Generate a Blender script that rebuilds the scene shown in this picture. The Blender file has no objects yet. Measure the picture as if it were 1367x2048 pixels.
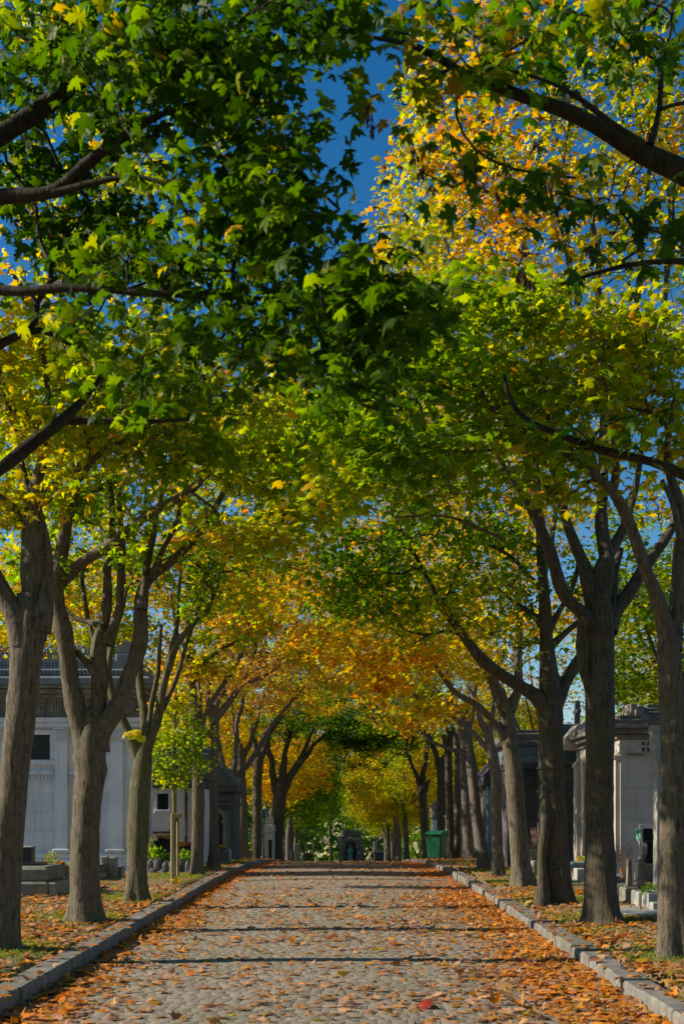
import bpy, math, random
import numpy as np
from mathutils import Vector
R = math.radians
rng = np.random.default_rng(11)
random.seed(5)
sc = bpy.context.scene
COL = sc.collection
F = 2600.0; CX = 683.5; HY = 1630.0; CAMH = 1.6     # photo pixels per unit tangent, principal column, horizon row, eye height

# ------------------------------------------------------------------ relief of the avenue
def prof(y):
    y = np.asarray(y, float)
    a, s0 = 25.0, 0.0045
    k = 0.05/32.0
    z1 = s0*y
    t = np.clip(y-a, 0, 30.0)
    z2 = s0*a + s0*t - k*t*t/2
    e = y-(a+30.0)
    s1 = s0-k*30.0
    z3 = s1*np.clip(e, 0, 100.0)
    z4 = -.033*np.clip(e-100.0, 0, 900)
    return np.where(y < a, z1, z2+z3+z4)
def lx(y): return -2.58-0.004*(np.clip(y, 0, 60)-10)
def rx(y): return 2.37+0.010*(np.clip(y, 0, 50)-10)
KH = 0.155
def verge(x, y):
    """height of the verge beside the road"""
    w = np.clip((np.abs(x)-2.9)/3.0, 0, 1)
    return prof(y)+KH-0.015+0.05*w+0.012*np.sin(x*2.1+y*1.3)*np.sin(y*0.9-x)
def P(px, py, d): return np.array([(px-CX)*d/F, d, CAMH-(py-HY)*d/F])
def hit(px, py, h=None):
    for d in np.arange(6, 160, 0.05):
        x = (px-CX)*d/F
        if CAMH-(py-HY)*d/F <= float(verge(x, d)): return d
    return 160.0
def gz(x, y): return float(verge(x, y))

# ------------------------------------------------------------------ materials
def newmat(name):
    m = bpy.data.materials.new(name); m.use_nodes = True
    nt = m.node_tree; nt.nodes.clear()
    out = nt.nodes.new('ShaderNodeOutputMaterial')
    return m, nt, out
def N(nt, t, **kw):
    n = nt.nodes.new(t)
    for k, v in kw.items():
        if k in n.inputs: n.inputs[k].default_value = v
        else: setattr(n, k, v)
    return n
def ramp(nt, stops, src, interp='LINEAR'):
    r = nt.nodes.new('ShaderNodeValToRGB'); cr = r.color_ramp; cr.interpolation = interp
    while len(cr.elements) > 1: cr.elements.remove(cr.elements[-1])
    cr.elements[0].position = stops[0][0]; cr.elements[0].color = (*stops[0][1], 1)
    for p, c in stops[1:]:
        e = cr.elements.new(p); e.color = (*c, 1)
    nt.links.new(src, r.inputs[0]); return r
def noise(nt, scale, detail=4, rough=.55, vec=None, sc3=None, dist=0):
    n = N(nt, 'ShaderNodeTexNoise'); n.inputs['Scale'].default_value = scale
    n.inputs['Detail'].default_value = detail; n.inputs['Roughness'].default_value = rough
    n.inputs['Distortion'].default_value = dist
    if vec is None:
        tc = N(nt, 'ShaderNodeTexCoord'); vec = tc.outputs['Object']
    if sc3:
        mp = N(nt, 'ShaderNodeMapping'); mp.inputs['Scale'].default_value = sc3
        nt.links.new(vec, mp.inputs[0]); vec = mp.outputs[0]
    nt.links.new(vec, n.inputs['Vector']); return n
def mixc(nt, fac, a, b, typ='MIX'):
    m = N(nt, 'ShaderNodeMix', data_type='RGBA', blend_type=typ)
    L = nt.links
    for s, v in ((0, fac), (6, a), (7, b)):
        if hasattr(v, 'is_linked'): L.new(v, m.inputs[s])
        elif isinstance(v, (tuple, list)): m.inputs[s].default_value = (*v, 1)
        else: m.inputs[s].default_value = v
    return m.outputs[2]
def bump(nt, h, strength, dist):
    b = N(nt, 'ShaderNodeBump'); b.inputs['Strength'].default_value = strength; b.inputs['Distance'].default_value = dist
    nt.links.new(h, b.inputs['Height']); return b.outputs[0]
def princ(nt, out, col, rough=.8, normal=None, spec=.3, metal=0):
    p = N(nt, 'ShaderNodeBsdfPrincipled'); L = nt.links
    if hasattr(col, 'is_linked'): L.new(col, p.inputs['Base Color'])
    else: p.inputs['Base Color'].default_value = (*col, 1)
    p.inputs['Roughness'].default_value = rough; p.inputs['Specular IOR Level'].default_value = spec
    p.inputs['Metallic'].default_value = metal
    if normal is not None: L.new(normal, p.inputs['Normal'])
    L.new(p.outputs[0], out.inputs[0]); return p

def leaf_mat(name, stops, trans=0.45, boost=1.5, rough=.5):
    m, nt, out = newmat(name); L = nt.links
    at = N(nt, 'ShaderNodeAttribute', attribute_name='lf')
    sx = N(nt, 'ShaderNodeSeparateColor'); L.new(at.outputs['Color'], sx.inputs[0])
    r = ramp(nt, stops, sx.outputs[0])
    oi = N(nt, 'ShaderNodeObjectInfo')
    nz = noise(nt, 45, 3)
    v = N(nt, 'ShaderNodeMath', operation='MULTIPLY_ADD'); L.new(nz.outputs[0], v.inputs[0]); v.inputs[1].default_value = .5
    L.new(sx.outputs[1], v.inputs[2])
    hs = N(nt, 'ShaderNodeHueSaturation'); L.new(r.outputs[0], hs.inputs['Color']); L.new(v.outputs[0], hs.inputs['Value'])
    p = N(nt, 'ShaderNodeBsdfPrincipled'); L.new(hs.outputs[0], p.inputs['Base Color'])
    p.inputs['Roughness'].default_value = rough; p.inputs['Specular IOR Level'].default_value = .16
    t = N(nt, 'ShaderNodeBsdfTranslucent')
    hb = N(nt, 'ShaderNodeHueSaturation'); L.new(hs.outputs[0], hb.inputs['Color'])
    hb.inputs['Saturation'].default_value = 1.1; hb.inputs['Value'].default_value = boost
    L.new(hb.outputs[0], t.inputs[0])
    ms = N(nt, 'ShaderNodeMixShader'); ms.inputs[0].default_value = trans
    L.new(p.outputs[0], ms.inputs[1]); L.new(t.outputs[0], ms.inputs[2]); L.new(ms.outputs[0], out.inputs[0])
    return m
DG=(.024,.058,.005); MG=(.080,.155,.010); LG=(.165,.28,.014); YG=(.30,.36,.015); YE=(.47,.36,.015); GO=(.52,.27,.014); OR=(.54,.17,.014); RD=(.30,.03,.012); BR=(.13,.06,.028); TN=(.44,.25,.12); PK=(.52,.29,.17)
PAL = {
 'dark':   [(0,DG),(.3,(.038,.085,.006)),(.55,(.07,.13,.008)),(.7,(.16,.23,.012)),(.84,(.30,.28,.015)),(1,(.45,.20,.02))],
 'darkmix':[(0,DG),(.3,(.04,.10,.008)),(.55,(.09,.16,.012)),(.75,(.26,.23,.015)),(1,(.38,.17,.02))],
 'lime':   [(0,MG),(.25,LG),(.55,YG),(.78,YE),(.92,GO),(1,OR)],
 'yelgreen':[(0,(.09,.18,.012)),(.3,(.18,.27,.014)),(.55,(.32,.34,.015)),(.8,YE),(1,GO)],
 'green':  [(0,DG),(.3,MG),(.6,LG),(.85,YG),(1,GO)],
 'gold':   [(0,LG),(.2,YG),(.45,YE),(.7,GO),(.9,OR),(1,BR)],
 'orange': [(0,YG),(.25,YE),(.6,GO),(.92,OR),(1,RD)],
 'rust':   [(0,YG),(.25,(.42,.33,.03)),(.5,(.38,.22,.05)),(.8,(.28,.13,.06)),(1,BR)],
 'fallen': [(0,(.60,.17,.02)),(.18,(.64,.24,.03)),(.36,(.48,.24,.05)),(.5,TN),(.68,PK),(.8,(.30,.13,.05)),(.9,BR),(.95,YE),(1,RD)],
 'fallen2': [(0,(.52,.13,.015)),(.3,(.62,.20,.03)),(.5,(.58,.28,.08)),(.66,TN),(.8,(.28,.10,.03)),(.92,BR),(.97,YE),(1,RD)],
 'seed':   [(0,(.05,.025,.015)),(1,(.13,.06,.035))],
 'hedge':  [(0,(.012,.035,.006)),(.5,(.03,.075,.009)),(1,(.08,.13,.015))],
}
LM = {k: leaf_mat('foliage_'+k, v, trans=(.30 if 'fallen' in k else .12 if k == 'seed' else .54), boost=(1.0 if 'fallen' in k else 1.85)) for k, v in PAL.items()}

def bark_mat(name, base, moss=.35):
    m, nt, out = newmat(name); L = nt.links
    n1 = noise(nt, 34, 6, .62, sc3=(1, 1, .17), dist=.7)
    n2 = noise(nt, 2.3, 5, .6); n5 = noise(nt, 7, 6, .7, dist=1.2)
    n3 = noise(nt, 90, 3, .6, sc3=(1, 1, .4))
    n4 = noise(nt, 6.5, 3, .5, sc3=(.3, .3, 4))
    c = ramp(nt, [(.34, tuple(b*.38 for b in base)), (.47, base), (.68, tuple(b*1.6 for b in base))], n1.outputs[0]).outputs[0]
    mf = ramp(nt, [(.45, (0, 0, 0)), (.68, (moss, moss, moss))], n2.outputs[0])
    c = mixc(nt, mf.outputs[0], c, (.085, .095, .025))
    lf_ = ramp(nt, [(.56, (0, 0, 0)), (.62, (.4, .4, .4))], n5.outputs[0]); c = mixc(nt, lf_.outputs[0], c, (base[0]*1.7, base[1]*1.9, base[2]*1.9))
    mf2 = ramp(nt, [(.58, (0, 0, 0)), (.66, (.22, .22, .22))], n4.outputs[0])
    c = mixc(nt, mf2.outputs[0], c, tuple(b*.45 for b in base))
    n6 = noise(nt, 30, 2.5, .5, sc3=(1, 1, .16), dist=.7)
    a = N(nt, 'ShaderNodeMath', operation='MULTIPLY_ADD'); L.new(n5.outputs[0], a.inputs[0]); a.inputs[1].default_value = .5; L.new(n6.outputs[0], a.inputs[2])
    princ(nt, out, c, .9, bump(nt, a.outputs[0], .75, .014), .15)
    return m
BARK = bark_mat('bark_maple', (.112, .090, .066), .4)
BARKD = bark_mat('bark_dark', (.070, .057, .041), .35)
BARKG = bark_mat('bark_grey', (.125, .102, .088), .12)

# ------------------------------------------------------------------ object helpers
def link(o, parent=None):
    COL.objects.link(o)
    if parent is not None: o.parent = parent
    return o
def tag(o, label=None, cat=None, group=None, kind=None):
    if label: o['label'] = label
    if cat: o['category'] = cat
    if group: o['group'] = group
    if kind: o['kind'] = kind
    return o
def empty(name, loc, label, cat, group=None, rz=0):
    o = bpy.data.objects.new(name, None); o.empty_display_size = .2
    o.location = tuple(float(v) for v in loc); o.rotation_euler = (0, 0, rz); link(o)
    return tag(o, label, cat, group)
def np_mesh(name, V, faces_flat, counts, mat, parent=None, smooth=False, attr=None):
    me = bpy.data.meshes.new(name)
    V = np.ascontiguousarray(V, np.float32); nv = len(V)
    counts = np.asarray(counts, np.int32); ff = np.asarray(faces_flat, np.int32).ravel()
    me.vertices.add(nv); me.vertices.foreach_set('co', V.ravel())
    me.loops.add(len(ff)); me.loops.foreach_set('vertex_index', ff)
    me.polygons.add(len(counts)); st = np.zeros(len(counts), np.int32); st[1:] = np.cumsum(counts)[:-1]
    me.polygons.foreach_set('loop_start', st); me.polygons.foreach_set('loop_total', counts)
    if smooth: me.polygons.foreach_set('use_smooth', np.ones(len(counts), bool))
    if attr is not None:
        a = me.attributes.new('lf', 'FLOAT_COLOR', 'POINT'); a.data.foreach_set('color', np.ascontiguousarray(attr, np.float32).ravel())
    me.update(calc_edges=True)
    if mat is not None: me.materials.append(mat)
    return link(bpy.data.objects.new(name, me), parent)

class MB:
    """collects boxes, prisms, lathes and tubes into one mesh"""
    def __init__(s): s.v = []; s.f = []
    def add(s, vs, fs):
        b = len(s.v); s.v += [tuple(float(c) for c in v) for v in vs]; s.f += [tuple(i+b for i in f) for f in fs]
    def box(s, x0, x1, y0, y1, z0, z1, bev=0.0, taper=0.0):
        if bev <= 0:
            t = taper
            vs = [(x0,y0,z0),(x1,y0,z0),(x1,y1,z0),(x0,y1,z0),(x0+t,y0+t,z1),(x1-t,y0+t,z1),(x1-t,y1-t,z1),(x0+t,y1-t,z1)]
            s.add(vs, [(3,2,1,0),(4,5,6,7),(0,1,5,4),(1,2,6,5),(2,3,7,6),(3,0,4,7)])
        else:
            b = min(bev, abs(x1-x0)*.45, abs(y1-y0)*.45, abs(z1-z0)*.45)
            rings = []
            def oct_(z, i, t):
                X0,X1,Y0,Y1 = x0+i+t, x1-i-t, y0+i+t, y1-i-t; c = b*.7
                return [(X0+c,Y0,z),(X1-c,Y0,z),(X1,Y0+c,z),(X1,Y1-c,z),(X1-c,Y1,z),(X0+c,Y1,z),(X0,Y1-c,z),(X0,Y0+c,z)]
            t = taper
            for z, i, tt in ((z0, b, 0), (z0+b, 0, 0), (z1-b, 0, t), (z1, b, t)): rings.append(oct_(z, i, tt))
            vs = [v for r_ in rings for v in r_]; fs = [tuple(range(7, -1, -1)), tuple(range(24, 32))]
            for k in range(3):
                for j in range(8):
                    fs.append((k*8+j, k*8+(j+1) % 8, (k+1)*8+(j+1) % 8, (k+1)*8+j))
            s.add(vs, fs)
    def lathe(s, prof_, cx, cy, cz, n=12, sx=1, sy=1, cap=True):
        vs = []; m = len(prof_)
        for r_, z in prof_:
            for j in range(n):
                a = 2*math.pi*j/n; vs.append((cx+r_*sx*math.cos(a), cy+r_*sy*math.sin(a), cz+z))
        fs = [(k*n+j, k*n+(j+1) % n, (k+1)*n+(j+1) % n, (k+1)*n+j) for k in range(m-1) for j in range(n)]
        if cap: fs += [tuple(range(n-1, -1, -1)), tuple((m-1)*n+j for j in range(n))]
        s.add(vs, fs)
    def extrude_y(s, pts, y0, y1):
        """polygon in (x, z), counter-clockwise seen from -y, extruded along y"""
        n = len(pts); vs = [(x, y0, z) for x, z in pts]+[(x, y1, z) for x, z in pts]
        s.add(vs, [tuple(range(n)), tuple(range(2*n-1, n-1, -1))]+[(i, i+n, (i+1) % n+n, (i+1) % n) for i in range(n)])
    def extrude_x(s, pts, x0, x1):
        n = len(pts); vs = [(x0, y, z) for y, z in pts]+[(x1, y, z) for y, z in pts]
        s.add(vs, [tuple(range(n-1, -1, -1)), tuple(range(n, 2*n))]+[(i, (i+1) % n, (i+1) % n+n, i+n) for i in range(n)])
    def tube(s, pts, rads, n=8):
        V, fs = tube_np(np.array(pts, float), np.array(rads, float), n)
        s.add(V, fs)
    def ring(s, cx, y0, y1, cz, ro, ri, n=16, a0=0, a1=2*math.pi):
        full = abs(a1-a0-2*math.pi) < 1e-6; m = n if full else n+1
        vs = []
        for j in range(m):
            a = a0+(a1-a0)*j/n; c, q = math.cos(a), math.sin(a)
            vs += [(cx+ro*c, y0, cz+ro*q), (cx+ri*c, y0, cz+ri*q), (cx+ri*c, y1, cz+ri*q), (cx+ro*c, y1, cz+ro*q)]
        fs = []
        for j in range(n if full else n):
            a, b = j*4, ((j+1) % m)*4
            for k in range(4): fs.append((a+k, a+(k+1) % 4, b+(k+1) % 4, b+k))
        if not full: fs += [(0,3,2,1), tuple(4*(m-1)+k for k in range(4))]
        s.add(vs, fs)
    def build(s, name, mat, parent=None, smooth=False, off=None, weld=False):
        V = np.array(s.v, float)
        if off is not None: V = V-np.asarray(off, float)
        me = bpy.data.meshes.new(name); me.from_pydata([tuple(v) for v in V], [], s.f)
        if smooth: me.polygons.foreach_set('use_smooth', np.ones(len(me.polygons), bool))
        import bmesh
        bm = bmesh.new(); bm.from_mesh(me); bmesh.ops.recalc_face_normals(bm, faces=bm.faces); bm.to_mesh(me); bm.free()
        me.materials.append(mat); me.update()
        return link(bpy.data.objects.new(name, me), parent)

def tube_np(pts, rads, n, cap=True, lobes=None):
    m = len(pts)
    t = np.gradient(pts, axis=0); t /= (np.linalg.norm(t, axis=1, keepdims=True)+1e-9)
    ref = np.array([0., 1., 0.]) if abs(t[:, 1]).mean() < .75 else np.array([1., 0., 0.])
    u = np.cross(t, ref); u /= (np.linalg.norm(u, axis=1, keepdims=True)+1e-9)
    w = np.cross(t, u)
    a = np.arange(n)*2*math.pi/n
    rr = rads[:, None]*np.ones(n)[None]
    if lobes is not None: rr = rr*lobes
    V = pts[:, None, :]+rr[..., None]*(np.cos(a)[None, :, None]*u[:, None, :]+np.sin(a)[None, :, None]*w[:, None, :])
    k, j = np.meshgrid(np.arange(m-1), np.arange(n), indexing='ij'); j2 = (j+1) % n
    fs = np.stack([k*n+j, k*n+j2, (k+1)*n+j2, (k+1)*n+j], -1).reshape(-1, 4)
    return V.reshape(-1, 3), [tuple(x) for x in fs]+([tuple(range((m-1)*n, m*n))] if cap else [])

# ------------------------------------------------------------------ leaves
def maple(half, center):
    pts = [(0, .04)]+half+[(0, 1.0)]+[(-x, y) for x, y in reversed(half)]
    V = [center]+pts; n = len(pts)
    T = [(0, 1+i, 1+(i+1) % n) for i in range(n)]
    V = np.array([(x, y, -.9*(x*x)-.28*(y-.35)**2 + (.0 if i else .03)) for i, (x, y) in enumerate(V)])
    return V, np.array(T)
LEAF_HI = maple([(.10,-.04),(.28,-.08),(.47,-.02),(.36,.08),(.27,.15),(.47,.24),(.66,.46),(.49,.45),(.45,.60),(.27,.50),(.17,.56),(.29,.76),(.15,.76)], (0, .30))
LEAF_MD = maple([(.42,-.05),(.27,.15),(.64,.46),(.20,.53),(.27,.76)], (0, .30))
LEAF_LO = (np.array([(0,0,0),(.5,.40,-.22),(.16,.62,-.02),(0,1,-.12),(-.16,.62,-.02),(-.5,.40,-.22)]), np.array([(0,1,2),(0,2,3),(0,3,4),(0,4,5)]))
LEAF_XL = (np.array([(0,0,0),(.42,.5,-.16),(0,1,-.06),(-.42,.5,-.16)]), np.array([(0,1,2),(0,2,3)]))
def unit(a): return a/(np.linalg.norm(a, axis=1, keepdims=True)+1e-9)
def build_leaves(name, pos, ax, nrm, size, u, v, tmpl, mat, parent=None, curl=None):
    TV, TT = tmpl; n = len(pos); k = len(TV)
    ax = unit(ax); side = unit(np.cross(ax, nrm)); nr = np.cross(side, ax)
    if curl is None: curl = np.ones(n)
    s = size[:, None, None]
    V = pos[:, None, :]+s*(TV[None, :, 0, None]*side[:, None, :]+TV[None, :, 1, None]*ax[:, None, :]+curl[:, None, None]*TV[None, :, 2, None]*nr[:, None, :])
    T = (TT[None]+(np.arange(n)*k)[:, None, None]).reshape(-1)
    at = np.zeros((n, k, 4), np.float32); at[..., 0] = np.clip(u, 0, 1)[:, None]; at[..., 1] = v[:, None]; at[..., 3] = 1
    return np_mesh(name, V.reshape(-1, 3), T, np.full(n*len(TT), 3), mat, parent, attr=at.reshape(-1, 4))
def clump(p, s=1.0, seed=0):
    """smooth pseudo-noise in 0..1 for patches of colour"""
    x, y, z = p[:, 0]*s+seed, p[:, 1]*s+seed*.7, p[:, 2]*s
    q = np.sin(1.9*x+1.1*np.sin(1.3*y))+np.sin(2.3*z+1.7*np.sin(.9*x+y))+np.sin(1.7*y-1.2*z)
    return .5+q/6

# ------------------------------------------------------------------ trees
class Skel:
    def __init__(s, base):
        s.base = np.array(base, float); s.P = []; s.D = []; s.par = []; s.r = []; s.ok = []; s.chains = []; s.trunks = []; s.len = []; s.tips = []
    def path(s, pts, rads, ok=True, trunk=False, parent=-1):
        """a given limb: points and radii, resampled densely"""
        pts = np.array(pts, float); rads = np.array(rads, float)
        seg = np.linalg.norm(np.diff(pts, axis=0), axis=1); L = np.concatenate([[0], np.cumsum(seg)])
        n = max(3, int(L[-1]/.12)+1); t = np.linspace(0, L[-1], n)
        # smooth by catmull-like interpolation
        Q = np.stack([np.interp(t, L, pts[:, i]) for i in range(3)], 1)
        kk = max(1, int(n/len(pts)*.5)); ker = np.ones(2*kk+1)/(2*kk+1)
        Qs = np.stack([np.convolve(np.pad(Q[:, i], kk, mode='edge'), ker, 'valid') for i in range(3)], 1)
        Qs[0] = Q[0]; Qs[-1] = Q[-1]
        rr = np.interp(t, L, rads)
        if not trunk and n > 6:
            w_ = np.sin(t/.35+rng.uniform(0, 6))*.5+np.sin(t/.17+rng.uniform(0, 6))*.3; env = np.minimum(1, np.arange(n)/4.)*.85
            Qs = Qs+(w_*rr*env)[:, None]*unit(rng.normal(0, 1, (1, 3)))
            rr = rr*(1+.10*np.sin(t/.11+rng.uniform(0, 6))*np.sin(t/.31))
        start = len(s.P); base = s.len[parent] if parent >= 0 else 0
        d = np.gradient(Qs, axis=0); d /= np.linalg.norm(d, axis=1, keepdims=True)+1e-9
        for i in range(n):
            s.P.append(Qs[i]); s.D.append(d[i]); s.par.append(parent if i == 0 else start+i-1); s.r.append(rr[i]); s.ok.append(ok and i > n*.15); s.len.append(base+t[i])
        (s.trunks if trunk else s.chains).append((list(range(start, start+n)), True))
        return start, start+n-1
    def nearest(s, p):
        A = np.array(s.P); return int(np.argmin(((A-p)**2).sum(1)))
    def grow(s, T, up=.12, wob=.06, rt=.0042, lenw=.12, seg=.22):
        cap = len(s.P)+len(T)*40
        A = np.zeros((cap, 3)); n = len(s.P); A[:n] = s.P; D = np.zeros((cap, 3)); D[:n] = s.D
        LN = np.zeros(cap); LN[:n] = s.len; ok = np.zeros(cap, bool); ok[:n] = s.ok
        fixed = np.zeros(cap, bool); fixed[:n] = True
        G = A[:n][ok[:n]]
        T = np.array(T); dist = np.array([np.min(((G-t)**2).sum(1)) for t in T]); order = np.argsort(dist)
        par = list(s.par)
        for ti in order:
            t = T[ti]; v = t-A[:n]; d = np.linalg.norm(v, axis=1)
            cosb = (v*D[:n]).sum(1)/(d+1e-6)
            cost = d*(1.25-.35*cosb)+lenw*LN[:n]+np.where(ok[:n], 0, 1e6)+.25*np.clip(-v[:, 2], 0, None)
            b = int(np.argmin(cost)); L = d[b]
            if L < .05: s.tips.append((b, b)); continue
            m = max(2, int(L/seg)+1)
            c = A[b]+D[b]*L*.42+np.array([0, 0, L*up])+rng.normal(0, .05, 3)*L
            q = np.linspace(0, 1, m+1)[1:, None]
            pts = (1-q)**2*A[b]+2*q*(1-q)*c+q*q*t
            if m > 2: pts[:-1] += rng.normal(0, wob*min(L, 1)*.35, (m-1, 3))
            if n+m >= cap: break
            A[n:n+m] = pts; pp = np.vstack([A[b], pts]); dd = unit(np.diff(pp, axis=0)); D[n:n+m] = dd
            LN[n:n+m] = LN[b]+np.linspace(L/m, L, m); ok[n:n+m] = True
            par += [b]+list(range(n, n+m-1)); s.chains.append(([b]+list(range(n, n+m)), False)); s.tips.append((n, n+m-1)); n += m
        r = np.zeros(n); r0 = len(s.P); r[:r0] = s.r
        E = 2.3; acc = np.zeros(n)
        for i in range(n-1, r0-1, -1):
            a = max(acc[i], rt**E); r[i] = a**(1/E)
            acc[par[i]] += a
        for i in range(r0, n): r[i] = min(r[i], r[par[i]]*.92) if par[i] >= 0 else r[i]
        s.A = A[:n]; s.Dn = D[:n]; s.rn = r
    def wood(s, name, parent, mat, chains, big=False, rmin=0.0):
        VV = []; FF = []; CC = []; b = 0
        for idx, given in chains:
            pts = s.A[idx].copy(); rr = s.rn[idx].copy()
            if not given:
                rr[0] = rr[1]
                if rr.max() < rmin: continue
            n = 20 if big else (10 if rr[0] > .05 else 7 if rr[0] > .02 else 4 if rr[0] > .008 else 3)
            lob = None
            if big or given and rr[0] > .04:
                L = np.arange(len(pts))[:, None]; a = np.arange(n)[None]*2*math.pi/n
                z = pts[:, 2:3]-s.base[2]
                ph = rng.uniform(0, 6, 6)
                lob = 1+.035*np.sin(3*a+ph[0]+z*.7)+.03*np.sin(5*a+ph[1]-z*1.3)+.028*np.sin(L*.8+2*a+ph[2])+.02*rng.normal(size=(len(pts), n))
                if big:
                    fl = np.exp(-np.clip(z, 0, None)/.3)
                    lob = lob+fl*(.10+.22*np.sin(4*a+ph[3])+.15*np.sin(7*a+ph[4]))
                    # knobs of old pollard cuts
                    for _ in range(4):
                        zc = rng.uniform(.4, .5) if z.max() < 1.3 else rng.uniform(1.2, z.max()); ac = rng.uniform(0, 6.28)
                        da = np.angle(np.exp(1j*(a-ac)))
                        lob = lob+.20*np.exp(-((z-zc)/.09)**2-(da/.35)**2)
            V, f = tube_np(pts-s.base, rr, n, True, lob)
            VV.append(V)
            for t in f: FF.extend([x+b for x in t]); CC.append(len(t))
            b += len(V)
        if not VV: return None
        return np_mesh(name, np.vstack(VV), FF, CC, mat, parent, smooth=True)
    def leaves(s, parent, mat, per, size, tmpl, spread=.16, upb=1.0, droop=.25, seed=0, name='crown', hbias=.35, dens=None, jit=.35, gap=0, lift=.05):
        ps = []
        for a, b in s.tips:
            if gap and rng.random() < gap: continue
            k = max(1, int(per*rng.uniform(.5, 1.5))); idx = rng.integers(max(a, b-5), b+1, k)
            if b == a: idx = np.full(k, b)
            ps.append(s.A[idx])
        ps = np.vstack(ps); n = len(ps)
        az = rng.uniform(0, 2*math.pi, n)
        ax = np.stack([np.cos(az), np.sin(az), rng.normal(-droop, .35, n)], 1)
        pos = ps+ax*rng.uniform(.02, .10, n)[:, None]+rng.normal(0, spread, (n, 3))*np.array([1, 1, .5])+np.array([0, 0, lift])
        nr = np.stack([rng.normal(-.15, .6, n), rng.normal(0, .6, n), np.full(n, upb)], 1)
        sz = size*rng.uniform(.45, 1.2, n)
        u = np.clip(hbias+.75*(clump(pos, .9, seed)-.5)+jit*rng.normal(0, .5, n), 0, 1)
        v = rng.uniform(.5, 1.0, n)
        return build_leaves(name, pos-s.base, ax, nr, sz, u, v, tmpl, mat, parent, curl=rng.uniform(.2, 1.8, n))

def ell(cx, cy, cz, a, b, c, n, hollow=.0):
    out = []
    while len(out) < n:
        p = rng.uniform(-1, 1, 3); q = (p*p).sum()
        if q <= 1 and (q > hollow*hollow or rng.random() < .25): out.append((cx+a*p[0], cy+b*p[1], cz+c*p[2]))
    return out
def blob_targets(blobs, d):
    out = []
    for px, py, rx_, ry_, dc, dr, n in blobs:
        k = 0
        while k < n:
            a, b = rng.uniform(-1, 1, 2)
            if a*a+b*b > 1: continue
            dd = d+dc+rng.uniform(-dr, dr)
            out.append(P(px+a*rx_, py+b*ry_, dd)); k += 1
    return out
def tree(label, trunk, limbs, d=None, blobs=(), ells=(), per=22, size=.13, tmpl=LEAF_MD, pal='lime', bark=None, spread=.16, droop=.25,
         group=None, kind='maple_tree', seed=0, auto=0, autoc=None, rt=.0042, hbias=.35, up=.12, forked=None, extra=None, gap=0, upb=.75, cat='tree'):
    """trunk / limbs: lists of (px, py, r_px[, depth offset]) in the photograph's pixels at depth d"""
    bark = bark or BARK
    if d is None: d = hit(trunk[0][0], trunk[0][1])
    bx = (trunk[0][0]-CX)*d/F
    base = np.array([bx, d, gz(bx, d)])
    e = empty(kind, base, label, cat, group)
    S = Skel(base); s = d/F
    def conv(lst, d0=0.0, d1=0.0):
        pts = []; rr = []
        for i, q in enumerate(lst):
            off = q[3] if len(q) > 3 else d0+(d1-d0)*i/max(1, len(lst)-1)
            dd = d+off; pts.append(P(q[0], q[1], dd)); rr.append(q[2]*dd/F*.94)
        return pts, rr
    pts, rr = conv(trunk)
    pts[0][2] = base[2]-.12
    # flare at the foot
    if len(pts) > 1:
        p0 = pts[0].copy(); p1 = pts[1]; r1 = rr[1]
        mid = [p0+(p1-p0)*f for f in (.10, .24, .48, .8)]
        mr = [r1*1.36, r1*1.20, r1*1.08, r1*1.02]
        pts = [p0]+mid+pts[1:]; rr = [r1*1.75]+mr+rr[1:]
    dv = pts[-1]-pts[-2]; dv = dv/(np.linalg.norm(dv)+1e-9); r9 = rr[-1]
    if r9 > .05: pts += [pts[-1]+dv*r9*.9, pts[-1]+dv*r9*1.7]; rr += [r9*.72, r9*.25]
    a, top = S.path(pts, rr, ok=False, trunk=True)
    for i in range(max(a, top-8), top+1): S.ok[i] = True
    S.r[top] = r9*.8
    for lst in limbs:
        dd1 = rng.uniform(-.9, .9)
        if isinstance(lst, tuple): dd1, lst = lst
        pts, rr = conv(lst, 0, dd1)
        par = S.nearest(pts[0]); rr[0] = min(rr[0]*1.25, S.r[par]*.93); S.path(pts, rr, ok=True, parent=par)
        # the start is embedded in its parent
    T = blob_targets(blobs, d)
    for q in ells: T += ell(*q)
    if auto:
        cx, cy, cz, ra, rb, rc = autoc
        tp = S.P[top]
        for i in range(auto):
            az = 2*math.pi*(i+rng.uniform(-.3, .3))/auto
            g = np.array([cx+ra*.6*math.cos(az), cy+rb*.6*math.sin(az), cz+rc*rng.uniform(-.1, .7)])
            c = tp*.6+g*.4+np.array([(g[0]-tp[0])*.25, (g[1]-tp[1])*.25, -.1])
            q = np.linspace(0, 1, 7)[:, None]; pp = (1-q)**2*tp+2*q*(1-q)*c+q*q*g
            r0 = S.r[top]*rng.uniform(.45, .65)
            S.path(pp, np.linspace(r0, r0*.3, 7), ok=True, parent=top)
    S.grow(T, rt=rt, up=up)
    S.wood('trunk', e, bark, S.trunks, big=True)
    S.wood('branches', e, bark, S.chains)
    S.leaves(e, LM[pal], per, size, tmpl, spread=spread, droop=droop, seed=seed, hbias=hbias, gap=gap, upb=upb)
    if extra: extra(e, S)
    return e
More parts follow.
